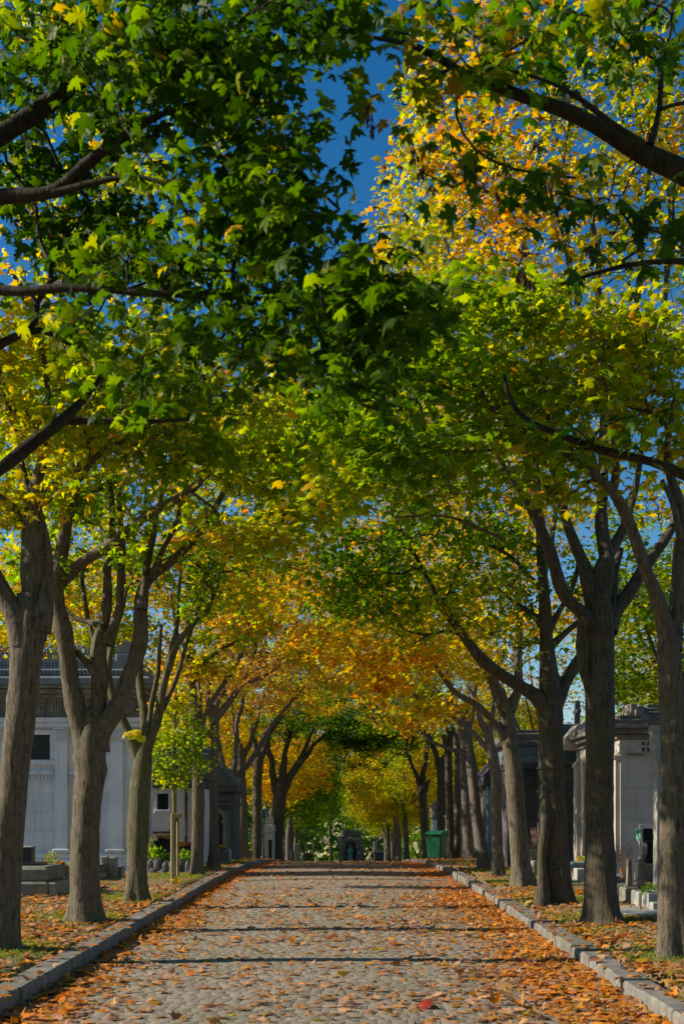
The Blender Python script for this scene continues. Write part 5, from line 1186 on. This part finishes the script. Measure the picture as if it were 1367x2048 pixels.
def planter(label, px0, px1, py0, py1, d, depth, mat, pal=None, h=.25, n=150, size=.05, flowers=None, seed=0):
    x0, x1 = X(px0, d), X(px1, d); O = np.array([(x0+x1)/2, d+depth/2, Z(py1, d)]); e = empty('planter', O, label, 'planter')
    m = MB(); t = .03; za, zb = Z(py1, d), Z(py0, d)
    m.box(x0, x1, d, d+t, za, zb, .006); m.box(x0, x1, d+depth-t, d+depth, za, zb, .006); m.box(x0, x0+t, d+t+.001, d+depth-t-.001, za, zb, .004); m.box(x1-t, x1, d+t+.001, d+depth-t-.001, za, zb, .004); m.box(x0+t, x1-t, d+t, d+depth-t, za, zb-.03); m.build('trough', mat, e, off=O)
    if pal: plantmesh('foliage', e, O, (x0+x1)/2, d+depth/2, zb-.02, (x1-x0)*.55, h, n, size, pal)
    return e
def plantmesh(name, e, O, cx, cy, z, r_, h, n, size, pal, u0=0, u1=1, dome=True):
    q = rng.normal(0, 1, (n, 3)); q = unit(q)*(rng.random(n)**.4)[:, None]; q[:, 2] = np.abs(q[:, 2])
    pos = np.array([cx, cy, z])+q*np.array([r_, min(r_, .3), h])
    return build_leaves(name, pos-O, q+rng.normal(0, .4, (n, 3)), rng.normal(0, .6, (n, 3))+np.array([0, -.3, .8]), size*rng.uniform(.6, 1.2, n), rng.uniform(u0, u1, n), rng.uniform(.7, 1.2, n), LEAF_XL, LM[pal], e)
LM['straw'] = leaf_mat('foliage_straw', [(0, (.16, .20, .03)), (.5, (.30, .34, .08)), (1, (.42, .36, .12))], .3, 1.3)
LM['flower_yellow'] = leaf_mat('petals_yellow', [(0, (.50, .30, .01)), (1, (.75, .50, .02))], .25, 1.2)
LM['flower_pink'] = leaf_mat('petals_pink', [(0, (.42, .03, .12)), (1, (.60, .10, .22))], .25, 1.2)
LM['flower_orange'] = leaf_mat('petals_orange', [(0, (.65, .16, .01)), (1, (.80, .28, .02))], .25, 1.2)
LM['flower_tan'] = leaf_mat('petals_tan', [(0, (.45, .28, .09)), (1, (.60, .40, .15))], .25, 1.2)
e = planter('black stone planter with a pale feathery bush, left of the forked maple', 79, 113, 1733, 1762, gl+1.5, .5, S_BLACK, 'straw', .26, 500, .035)
block('post', 'short tan stone post at the right end of the black planter', 'post', S_TAN, 113.5, 119, 1732, 1762, gl+1.5, .3)
block('box', 'small black stone box beyond the planter, left of the forked maple', 'box', S_BLACK, 119.5, 129, 1735, 1755, gl+1.7, .3)
block('post', 'tan stone post touching the forked maple trunk on its left', 'post', S_TAN, 129.5, 136, 1734, 1762, gl+1.7, .3)
def pot(label, px, py, d, w_, h, fcol, n=170, fs=.035, leafpal='hedge', zb=None):
    x = X(px, d); zt = Z(py, d); zb = zt-h if zb is None else zb; O = np.array([x, d, zb]); e = empty('flower_pot', O, label, 'potted flowers')
    m = MB(); m.lathe([(w_*.28, 0), (w_*.36, h*.45), (w_*.38, h*.45+.01)], x, d, zb, 12); m.build('pot', CLAY, e, off=O)
    plantmesh('leaves', e, O, x, d, zb+h*.38, w_*.5, h*.42, 70, .05, leafpal)
    q = unit(rng.normal(0, 1, (n, 3))); q[:, 2] = np.abs(q[:, 2]); pos = np.array([x, d, zb+h*.5])+q*np.array([w_*.52, w_*.52, h*.5])
    build_leaves('flowers', pos-O, unit(rng.normal(0, 1, (n, 3))), q+rng.normal(0, .2, (n, 3)), np.full(n, fs)*rng.uniform(.7, 1.3, n), rng.random(n), rng.uniform(.8, 1.2, n), LEAF_LO, LM[fcol], e)
pot('orange flower bright at the right end of the black planter', 123, 1726, gl+1.68, .15, .12, 'flower_orange', 60, .05)
# steles
G2 = 'pair of stone steles'
block('stele', 'left of two joined grey-tan steles between the forked and the mossy maple', 'stele', S_TAN, 201, 216.3, 1713, 1764, 27.3, .25, G2, .02)
block('stele', 'right of two joined grey-tan steles, next to the mossy maple', 'stele', S_TAN, 217.2, 232, 1714.5, 1764, 27.3, .25, G2, .02)
block('block', 'bluish stone block right of the two steles', 'block', S_BLUE, 232.6, 243, 1733, 1763, 27.6, .4)
block('slab', 'low dark kerb slab on the grass right of the steles', 'slab', S_GREY, 205, 245, 1763, 1768, 26.8, .25)
# grave plot right of the mossy maple
GP = 'rough dark kerb stones of the grave plot'
for i, (px, py, w_) in enumerate([(300, 1722, 15), (316, 1718, 17), (331, 1724, 12), (345, 1720, 14), (362, 1718, 16), (376, 1722, 12), (306, 1737, 18), (327, 1738, 13)]):
    d = 30.2-(py-1718)*.05; x = X(px, d); zt = Z(py, d); zb = gz(x, d)-.05; O = np.array([x, d, zb]); m = MB(); h = zt-zb; ww = w_*d/F/2
    m.lathe([(ww*.9, 0), (ww*1.05, h*.4), (ww*.95, h*.8), (ww*.5, h)], x, d, zb, 9, sy=.7)
    o = m.build('kerb_stone', S_ROCK, None, off=O); o.location = tuple(O)
    tag(o, ['first rough kerb stone of the plot, touching the mossy trunk', 'second rough kerb stone of the plot, under the leafy plants', 'third rough kerb stone, left of the wooden stakes', 'rough kerb stone right behind the wooden stakes', 'rough kerb stone right of the stakes, under green leaves', 'last rough kerb stone beside the slender maple', 'low front kerb stone beside the mossy maple\'s foot', 'low front kerb stone left of the stakes\' foot'][i], 'kerb stone', GP)
def plant(label, px, py0, py1, d, rpx, n, size, pal, cat='plant', u0=0, u1=1):
    x = X(px, d); zb = Z(py1, d); O = np.array([x, d, zb]); h = Z(py0, d)-zb; e = empty('plant', O, label, cat)
    m = MB()
    for k in range(5): a = rng.uniform(0, 6.28); m.tube([(x, d, zb-.1), (x+.3*rpx*d/F*math.cos(a), d+.05*math.sin(a), zb+h*.5), (x+.6*rpx*d/F*math.cos(a), d+.1*math.sin(a), zb+h*.85)], [.006, .005, .003], 4)
    m.build('stem', BARKG, e, off=O); plantmesh('foliage', e, O, x, d, zb, rpx*d/F, h, n, size, pal, u0, u1); return e
plant('broad bright green leaves on the grave plot left of the stakes', 312, 1698, 1716, 30.6, 15, 90, .13, 'yelgreen', u0=0, u1=.35)
plant('grey-green leafy clump low on the plot beside the stakes', 330, 1704, 1722, 30.4, 12, 120, .08, 'hedge')
plant('pale plumed plant rising beside the mossy maple', 301, 1675, 1705, 30.8, 7, 160, .04, 'straw')
plant('green shoots on the plot right of the stakes', 368, 1700, 1724, 30.6, 14, 110, .09, 'yelgreen', u0=0, u1=.3)
block('tomb_block', 'black grave block holding the two yellow chrysanthemum pots', 'tomb', S_BLACK, 296, 342, 1682, 1716, 33.2, .8)
block('tomb_block', 'navy black grave block behind the stakes with yellow and pink flowers', 'tomb', S_BLACK, 350, 390, 1697, 1728, 32.4, .8)
GM = 'potted chrysanthemums'
pot('left of two pale yellow chrysanthemum balls before the plain chapel', 322, 1668, 33.4, .26, .22, 'flower_tan')
pot('right of two pale yellow chrysanthemum balls, just left of the stakes', 335, 1670, 33.3, .24, .22, 'flower_tan')
pot('golden yellow chrysanthemums right of the stakes', 364, 1684, 32.6, .28, .22, 'flower_yellow')
pot('pink chrysanthemums beside the slender maple', 378, 1686, 32.6, .24, .20, 'flower_pink')
block('tomb_block', 'grey-blue tomb block between the slender and the knotty maple', 'tomb', S_BLUE, 398, 458, 1700, 1735, 38.5, .9)
pot('small yellow flowers left of the knotty maple trunk', 414, 1690, 38.7, .26, .20, 'flower_yellow')
pot('yellow flowers right of the knotty maple trunk', 441, 1691, 38.7, .34, .20, 'flower_yellow')
block('stele', 'brown weathered stele among far trunks on the left', 'stele', S_STAIN, 588, 600, 1688, 1760, 92, .6)
block('stele', 'narrow tan post before the far trunks, right of the black trunk', 'post', S_TAN, 564.5, 567, 1668, 1760, 74, .1)

# stakes
D = sap_d; e = empty('tree_stake', (X(350, D), D, gz(X(350, D), D)), 'pair of pale wooden stakes with a cross block propping the young maple', 'tree stakes'); O = np.array([X(350, D), D, gz(X(350, D), D)])
for px, dy, w_ in ((344.5, -.22, 3.4), (355.5, .20, 3.0)):
    m = MB(); d = D+dy; zt = Z(1627 if dy < 0 else 1632, d); x = X(px, d); r_ = w_*d/F
    m.lathe([(r_, -.2), (r_*1.02, .6), (r_*.97, zt-O[2]-.02), (r_*.85, zt-O[2])], x, d, O[2], 10); m.build('stake', WOOD, e, off=O)
m = MB(); m.tube([(X(346, D), D-.16, Z(1632, D)), (X(357, D), D+.2, Z(1632, D))], [.05, .05], 8); m.build('cross_block', WOOD, e, off=O)
m = MB(); m.ring(X(349.5, D), D-.06, D+.06, Z(1640, D), .05, .038, 10); m.build('tie', RUB, e, off=O)
d = D-.3; ps = P(351, 1763, d)
o = build_leaves('maple_leaf', np.array([[0, 0, 0.]]), np.array([[.25, 0, 1.]]), np.array([[.2, -1, .1]]), np.array([.19]), np.array([.5]), np.array([1.2]), LEAF_MD, LM['flower_yellow'], None); o.location = (ps[0], ps[1], gz(ps[0], ps[1]))
tag(o, 'upright bright yellow leaf leaning at the foot of the stakes', 'leaf')

# right-hand tomb with headstone, plaque and posts
D = 20.6; xa = X(1283, D); O = np.array([xa+.4, D+.3, gz(xa, D)]); e = empty('headstone', O, 'tall headstone, front shade painted black, with curved sides and a mint green plaque', 'headstone')
m = MB(); yb = D+.42
m.extrude_x([(D, Z(1683, D)), (yb, Z(1683, D)), (yb, Z(1658, D)), (D+.21, Z(1648, D)), (D, Z(1658, D))], xa, xa+.9); m.build('cap', S_LGREY, e, off=O)
m = MB(); m.box(xa+.02, xa+.88, D-.012, D-.001, Z(1682, D), Z(1657, D)); m.build('front_shade_plate', S_BLACK, e, off=O)  # black plate puts the shade of the cap's front into the colour
prof_l = [(D+.06, Z(1683, D)-.003)]; nn = 10
fr = [(D+.06-.10*math.sin(math.pi*k/nn)+.14*(k/nn), Z(1683+42*k/nn, D)-.003) for k in range(nn+1)]; bk = [(y_+.24, z_) for y_, z_ in reversed(fr)]
for xq in (xa+.01, xa+.80):
    m = MB(); m.extrude_x(fr+bk, xq, xq+.08); m.build('side_scroll', S_LGREY, e, off=O)
m = MB(); m.box(xa+.091, xa+.799, D+.12, D+.30, Z(1760, D), Z(1683.5, D), .01); m.build('slab', S_BLACK, e, off=O)  # its black also carries the shade of the headstone's front
m = MB(); m.box(xa-.02, xa+.92, D-.02, D+.5, Z(1765, D), Z(1725.5, D)-.02, .02); m.build('base', S_GREY, e, off=O)
m = MB(); m.box(xa-.014, xa-.002, D+.04, D+.37, Z(1679, D), Z(1659, D), .0); pq = m.build('plaque', MINT, e, off=O)
m = MB(); m.box(xa-.017, xa-.0145, D+.06, D+.35, Z(1669, D), Z(1660, D)); m.build('plaque_band', MINT2, pq, off=O)
def text(s_, size, loc, rot, mat, parent, O, name='lettering'):
    cu = bpy.data.curves.new(name, 'FONT'); cu.body = s_; cu.size = size; cu.extrude = .0012; cu.align_x = 'CENTER'; cu.align_y = 'CENTER'
    tmp = bpy.data.objects.new(name, cu); COL.objects.link(tmp); bpy.context.view_layer.update()
    me = bpy.data.meshes.new_from_object(tmp.evaluated_get(bpy.context.evaluated_depsgraph_get())); bpy.data.objects.remove(tmp)
    me.materials.clear(); me.materials.append(mat); o = bpy.data.objects.new(name, me); o.location = tuple(np.array(loc)-O); o.rotation_euler = rot; return link(o, parent)
text('TRAU', .095, (xa-.0195, D+.205, Z(1664.5, D)), (R(90), 0, R(-90)), INK, pq, O)
text('58', .085, (xa-.016, D+.205, Z(1674, D)), (R(90), 0, R(-90)), INK, pq, O)
GQ = 'tapered grey grave posts'
def gpost(label, px0, px1, py0, py1, d, zb=None):
    x0, x1 = X(px0, d), X(px1, d); z0, z1 = Z(py1, d), Z(py0, d); O = np.array([(x0+x1)/2, d+.12, z0]); e = empty('grave_post', O, label, 'grave post', GQ)
    m = MB(); m.box(x0+.012, x1-.012, d, d+(x1-x0)*1.1, z0+.03, z1, .012, .012); m.build('shaft', S_GREY, e, off=O)
    m = MB(); m.box(x0-.012, x1+.012, d-.02, d+(x1-x0)*1.1+.02, z0, z0+.029, .008); m.build('foot', S_GREY, e, off=O)
gpost('back left tapered grey post of the grave, beside the dry bush', 1252, 1266, 1720, 1776, 20.2)
gpost('front tapered grey post of the grave, before the curved headstone', 1275, 1291, 1718, 1781, 19.6)
gpost('short right tapered post half hidden by the right edge trunk', 1310, 1318, 1735, 1786, 19.3)
block('tomb_slab', 'mossy grey stone step carrying the tapered grave posts', 'tomb', S_GREY, 1270, 1345, 1782, 1822, 19.3, 2.2, bev=.02, zbase=gz(4.5, 19.3)-.05)
block('tomb_block', 'bluish pale block behind the dry bush, left of the grave posts', 'tomb', S_BLUE, 1228, 1256, 1752, 1790, 21.8, .8, bev=.015, zbase=gz(4.7, 21.8)-.05)
block('box', 'small pale stone box at the foot of the front grave post', 'box', S_LGREY, 1276, 1291, 1785, 1821, 18.7, .3, zbase=gz(4.3, 18.7)-.03)
e = planter('pale stone planter with bright green leaves before the right-hand grave', 1296, 1330, 1787, 1828, 18.3, .42, S_LGREY, None)
O2 = np.array(e.location); plantmesh('foliage', e, O2, X(1304, 18.5), 18.5, Z(1789, 18.5), .13, .16, 60, .065, 'lime', 0, .35)
block('box', 'low pale stone at the foot of the planter by the edge trunk', 'box', S_LGREY, 1305, 1335, 1806, 1832, 17.9, .25, zbase=gz(4.3, 17.9)-.03)
block('slab', 'flat grey paving slab before the right-hand grave', 'slab', S_LGREY, 1248, 1345, 1828, 1834, 17.2, 1.5, bev=.01, zbase=gz(4.2, 17.8)-.06)
def drybush(label, px, py0, py1, d, rpx, n=46):
    x = X(px, d); zb = Z(py1, d); h = Z(py0, d)-zb; O = np.array([x, d, zb]); e = empty('dry_bush', O, label, 'bush'); m = MB(); rw = rpx*d/F
    for k in range(n):
        a = rng.uniform(0, 6.28); q = rng.uniform(.3, 1); t = rng.uniform(.5, 1)
        p1 = (x+rw*.4*q*math.cos(a), d+.15*math.sin(a), zb+h*.45*t); p2 = (x+rw*q*math.cos(a+.5), d+.25*q*math.sin(a+.5), zb+h*t); p3 = (p2[0]+rng.normal(0, .06), p2[1], p2[2]-rng.uniform(-.05, .08))
        m.tube([(x+rng.normal(0, .03), d, zb), p1, p2, p3], [.006, .0045, .003, .002], 3)
    m.build('twigs', simple('dry_twigs', (.26, .18, .14)), e, off=O)
    n = 60; pos = np.array([x, d, zb])+rng.normal(0, 1, (n, 3))*np.array([rw*.4, .1, h*.25])+np.array([0, 0, h*.4])
    build_leaves('dead_leaves', pos-O, rng.normal(0, 1, (n, 3)), rng.normal(0, 1, (n, 3)), np.full(n, .04), rng.random(n), rng.uniform(.6, 1, n), LEAF_LO, LM['fallen2'], e)
drybush('dry tangled pinkish bush between the darkest maple and the grave posts', 1246, 1685, 1760, 21.2, 22)
drybush('dead twiggy bush against the dark stepped-roof chapel', 1067, 1655, 1712, 29.8, 12, 24)
# sarcophagus left of the darkest trunk
D = 26.0; xa = X(1138, D); O = np.array([xa+.5, D+.4, gz(xa, D)]); e = empty('sarcophagus', O, 'grey scroll-ended sarcophagus left of the darkest maple trunk', 'tomb')
m = MB(); m.extrude_y([(xa, Z(1732, D)), (xa+.06, Z(1726, D)), (xa+1.0, Z(1726, D)), (xa+1.0, Z(1734, D)), (xa+.10, Z(1734, D)), (xa+.02, Z(1740, D))], D-.05, D+.8); m.build('lid', S_BLUE, e, off=O)
m = MB(); m.extrude_y([(xa+.03, Z(1741, D)), (xa+.12, Z(1735.5, D)), (xa+.95, Z(1735.5, D)), (xa+.95, Z(1763, D)), (xa+.10, Z(1763, D)), (xa+.07, Z(1752, D))], D, D+.75); m.build('body', S_GREY, e, off=O)
m = MB(); m.box(xa+.02, xa+1.05, D-.1, D+.85, O[2]-.05, Z(1763.5, D), .015); m.build('base', S_LGREY, e, off=O)
block('box', 'pale grey stone block before the sarcophagus, touching the darkest trunk', 'box', S_LGREY, 1153, 1172, 1738, 1772, 25.3, .4, zbase=gz(4.6, 25.3)-.03)
block('box', 'small white stone before the sarcophagus', 'box', S_LGREY, 1142, 1154, 1760, 1778, 25.0, .3, zbase=gz(4.5, 25)-.03)
plant('small plant with yellow-green leaves behind the sarcophagus', 1160, 1712, 1727, 27.0, 12, 70, .06, 'lime')
def urn(label, px, py0, py1, d, w_, mat, cat='urn'):
    x = X(px, d); zb, h = Z(py1, d), Z(py0, d)-Z(py1, d); O = np.array([x, d, zb]); m = MB()
    m.lathe([(w_*.35, 0), (w_*.35, h*.06), (w_*.14, h*.2), (w_*.4, h*.5), (w_*.5, h*.78), (w_*.42, h*.86), (w_*.52, h*.95), (w_*.4, h)], x, d, zb, 14)
    o = m.build('urn', mat, None, off=O, smooth=True); o.location = tuple(O); return tag(o, label, cat)
block('tomb_block', 'dark plinth with a pale urn left of the twin-footed maple', 'tomb', S_GREY, 1062, 1085, 1700, 1745, 28.6, .6, zbase=gz(4.2, 28.6)-.03)
urn('small white stone urn left of the twin-footed maple', 1067, 1722, 1752, 27.9, .16, S_LGREY)

# green bins
GN = 'green wheeled bins'
def bin_(label, px, d, rz, h=1.0, w_=.56, dp=.62):
    x = X(px, d); zb = gz(x, d); e = empty('wheeled_bin', (x, d, zb), label, 'bin', GN, rz=rz)
    m = MB(); hb = h*.86
    V = []
    for z, k in ((.10, .80), (.13, .84), (hb*.5, .92), (hb, 1.0)):
        a, b = w_/2*k, dp/2*k; c = .05
        V += [(-a+c, -b, z), (a-c, -b, z), (a, -b+c, z), (a, b-c, z), (a-c, b, z), (-a+c, b, z), (-a, b-c, z), (-a, -b+c, z)]
    fs = [tuple(range(7, -1, -1)), tuple(range(24, 32))]+[(k*8+j, k*8+(j+1) % 8, (k+1)*8+(j+1) % 8, (k+1)*8+j) for k in range(3) for j in range(8)]
    m.add(V, fs); m.box(-w_/2-.02, w_/2+.02, -dp/2-.02, dp/2+.02, hb-.07, hb-.03, .01)
    m.build('body', BINP, e)
    m = MB(); m.box(-w_/2-.03, w_/2+.03, -dp/2-.05, dp/2+.02, hb+.002, hb+.05, .02); m.extrude_x([(-dp/2-.02, hb+.051), (dp/2, hb+.051), (dp/2-.03, hb+.13), (dp/2-.2, hb+.14), (-dp/2+.1, hb+.09)], -w_/2, w_/2)
    m.box(-.14, .14, -dp/2-.075, -dp/2-.045, hb+.01, hb+.03, .005)
    m.build('lid', BINL, e)
    m = MB(); m.tube([(-w_/2+.04, dp/2+.06, hb-.02), (w_/2-.04, dp/2+.06, hb-.02)], [.018, .018], 8); m.box(-w_/2+.05, -w_/2+.09, dp/2-.01, dp/2+.07, hb-.05, hb, .006); m.box(w_/2-.09, w_/2-.05, dp/2-.01, dp/2+.07, hb-.05, hb, .006); m.build('handle', BINP, e)
    for sx_ in (-1, 1):
        for sy_ in (-1, 1):
            m = MB(); cx, cy, r_ = sx_*(w_/2*.68), sy_*dp/2*.62, .055
            vs = []; n = 14
            for t in (0, 1): vs += [(cx-.02+.04*t, cy+r_*math.cos(2*math.pi*k/n), .055+r_*math.sin(2*math.pi*k/n)) for k in range(n)]
            m.add(vs, [tuple(range(n)), tuple(range(2*n-1, n-1, -1))]+[(k, (k+1) % n, (k+1) % n+n, k+n) for k in range(n)])
            m.box(cx-.028, cx-.022, cy-.02, cy+.02, .05, .13); m.box(cx+.022, cx+.028, cy-.02, cy+.02, .05, .13); m.build('wheel', RUB, e)
    return e
bin_('green wheeled bin with a closed lid at the head of the right kerb', 873, 44.5, R(-28), 1.02, .60, .62)
bin_('second green bin, mostly hidden behind the slim bent maple trunk', 909, 49.5, R(-20), 1.0)
# pillar with a rounded stone above the bins
D = 66.0; x = X(869, D); zb = gz(x, D)-.2; O = np.array([x, D, zb]); e = empty('tomb_pillar', O, 'pale pillar with a rounded draped stone on top, above the front bin', 'tomb')
m = MB(); m.box(x-.16, x+.18, D, D+.35, zb, Z(1640, D), .02, .02); m.build('shaft', S_WHITE, e, off=O)
m = MB(); h = Z(1602, D)-Z(1640, D); m.lathe([(.20, .002), (.24, h*.2), (.22, h*.25), (.25, h*.5), (.22, h*.75), (.12, h*.95), (.03, h)], x+.01, D+.17, Z(1640, D), 12); m.build('draped_stone', S_STAIN, e, off=O, smooth=True)

# niche monument with statue
D = 128.0; k_ = D/F; xc = X(701, D); zb = gz(xc, D)-.3; O = np.array([xc, D, zb]); zt = lambda py: Z(py, D)
e = empty('stone_monument', O, 'rugged grey stone monument with an arched niche at the end of the avenue', 'monument')
m = MB(); xl, xr = X(680, D), X(722, D); ri = 12*k_; zs = zt(1695)
m.box(xl, xr, D+.7, D+1.4, zb, zt(1672), .1)
def rock(cx, cy, cz, a, b, c):
    n = 9; vs = [(cx, cy, cz-c)]; rings = 4
    for i in range(1, rings):
        ph = math.pi*i/rings
        for j in range(n):
            t = 2*math.pi*j/n; q = 1+rng.uniform(-.16, .16); vs.append((cx+a*q*math.sin(ph)*math.cos(t), cy+b*q*math.sin(ph)*math.sin(t), cz-c*q*math.cos(ph)))
    vs.append((cx, cy, cz+c)); fs = [(0, 1+(j+1) % n, 1+j) for j in range(n)]
    for i in range(rings-2): fs += [(1+i*n+j, 1+i*n+(j+1) % n, 1+(i+1)*n+(j+1) % n, 1+(i+1)*n+j) for j in range(n)]
    L_ = len(vs)-1; fs += [(L_, 1+(rings-2)*n+j, 1+(rings-2)*n+(j+1) % n) for j in range(n)]
    m.add(vs, fs)
z = zb
while z < zs+.5:
    for s_ in (-1, 1): rock(xc+s_*(ri+.28)+rng.normal(0, .05), D+.45+rng.normal(0, .06), z+.25, .42, .5, .33)
    z += .42
for k in range(9):
    a = math.pi*k/8; rock(xc+(ri+.22)*math.cos(a), D+.4, zs+(ri+.22)*math.sin(a), .36, .5, .30)
for px, py in ((690, 1664), (688, 1674), (700, 1672), (708, 1668), (714, 1676), (683, 1680), (717, 1686), (696, 1668)): rock(X(px, D), D+.6, zt(py), .45, .45, .36)
m.build('arch', S_ROCK, e, off=O)
m = MB(); m.box(xc-ri, xc+ri, D+.62, D+.69, zb, zs+ri); m.build('niche_back', S_DARKP, e, off=O)
xs_ = X(700, D); zst = zt(1687.5); zf = zb+.25; H = zst-zf; O = np.array([xs_, D+.25, zf])
m = MB(); m.lathe([(.30, 0), (.27, H*.1), (.22, H*.35), (.19, H*.58), (.22, H*.70), (.23, H*.78), (.11, H*.845), (.075, H*.87), (.105, H*.91), (.11, H*.95), (.07, H*.99), (.01, H)], xs_, D+.25, zf, 20, sy=.75)
for s_ in (-1, 1): m.tube([(xs_+s_*.20, D+.25, zf+H*.78), (xs_+s_*.27, D+.16, zf+H*.62), (xs_+s_*.05-.06, D+.02, zf+H*.58)], [.075, .065, .05], 8)
m.tube([(xs_-.06, D+.04, zf+H*.58), (xs_-.10, D+.02, zf+H*.52)], [.05, .03], 8)
for j in range(9):
    a = math.pi*(1+j/8); m.tube([(xs_+.20*math.cos(a), D+.25+.15*math.sin(a), zf+H*.55), (xs_+.27*math.cos(a+.04), D+.25+.21*math.sin(a+.04), zf+H*.25), (xs_+.31*math.cos(a), D+.25+.24*math.sin(a), zf+.01)], [.02, .032, .04], 6)
m.lathe([(.03, 0), (.012, .03)], xs_, D+.25-.10, zf+H*.925, 6)
o = m.build('statue', VERD, None, off=O, smooth=True); o.location = tuple(O)
md = o.modifiers.new('fuse', 'REMESH'); md.mode = 'VOXEL'; md.voxel_size = .022; md.use_smooth_shade = True
tag(o, 'green bronze statue of a hooded robed figure standing in the stone niche', 'statue')
D = 118.0; xc = X(763, D); zb = gz(xc, D)-.3; O = np.array([xc, D, zb]); e = empty('tomb_monument', O, 'dark tomb with an open arched canopy, right of the niche monument', 'tomb'); k_ = D/F
m = MB(); m.box(xc-15*k_, xc+15*k_, D, D+1, zb, Z(1708, D), .05); m.box(xc-16.5*k_, xc+16.5*k_, D-.06, D+1.06, Z(1708, D)+.003, Z(1704, D), .03); m.build('base', S_DARKP, e, off=O)
m = MB(); zs = Z(1690, D); ri = 4.6*k_
for s_ in (-1, 1): m.box(xc+s_*(ri+.16)-.16, xc+s_*(ri+.16)+.16, D+.2, D+.8, Z(1704, D)+.005, zs, .02)
m.ring(xc, D+.2, D+.8, zs, ri+.32, ri, 14, 0, math.pi); m.lathe([(.3, 0), (.2, .2), (.06, .35), (.09, .42), (.01, .6)], xc, D+.5, zs+ri+.25, 8)
for s_ in (-1, 1): m.lathe([(.14, 0), (.10, .6), (.13, .65), (.02, 1.0)], xc+s_*(ri+.45), D+.5, Z(1704, D)+.005, 8)
m.build('canopy', S_ROCK, e, off=O)
# more tombs receding beside the rows, low ones seen between trunks
GT = 'low tombs behind the rows of maples'
for i, (x, y, mat, w_, h, lab) in enumerate([(-5.6, 26, S_LGREY, 1.1, .35, 'low pale tomb on the grass between the mossy maple and the mausoleum'), (-7.0, 24, S_GREY, 1.2, .5, 'low grey tomb near the white mausoleum\'s foot'),
        (-6.2, 58, S_LGREY, 1.1, 1.5, 'pale upright tomb beyond the dark chapel on the left'), (-7.2, 68, S_STAIN, 1.3, 2.3, 'brown chapel-like tomb in the gap left of the black trunk'), (5.6, 45, S_STAIN, 1.5, 2.6, 'brown stone chapel front behind the bins\' trunks'),
        (5.2, 57, S_BEIGE2, 1.2, 2.2, 'beige upright tomb behind the slim bent trunk'), (6.0, 78, S_GREY, 1.2, 2.0, 'grey upright tomb beyond the bins on the right'), (5.8, 41, S_LGREY, 1.0, .9, 'pale low tomb right of the thin trunk'), (4.9, 35.5, S_ROCK, .6, .5, 'rough whitish boulder at the foot of the columned porch')]):
    zb = gz(x, y)-.05; O = np.array([x, y, zb]); e = empty('tomb', O, lab, 'tomb', GT); dp = .9 if h > 1 else 1.8
    m = MB(); m.box(x-w_/2-.1, x+w_/2+.1, y-.1, y+dp+.1, zb, zb+.14, .02); m.build('base', mat, e, off=O)
    m = MB(); m.box(x-w_/2, x+w_/2, y, y+dp, zb+.142, zb+h*.85, .02)
    m.build('body', mat, e, off=O)
    m = MB(); m.extrude_y([(x-w_/2-.06, zb+h*.85+.003), (x+w_/2+.06, zb+h*.85+.003), (x+w_/2+.06, zb+h*.9), (x, zb+h), (x-w_/2-.06, zb+h*.9)], y-.06, y+dp+.06); m.build('lid', S_GREY if h < 1 else S_ROOF, e, off=O)
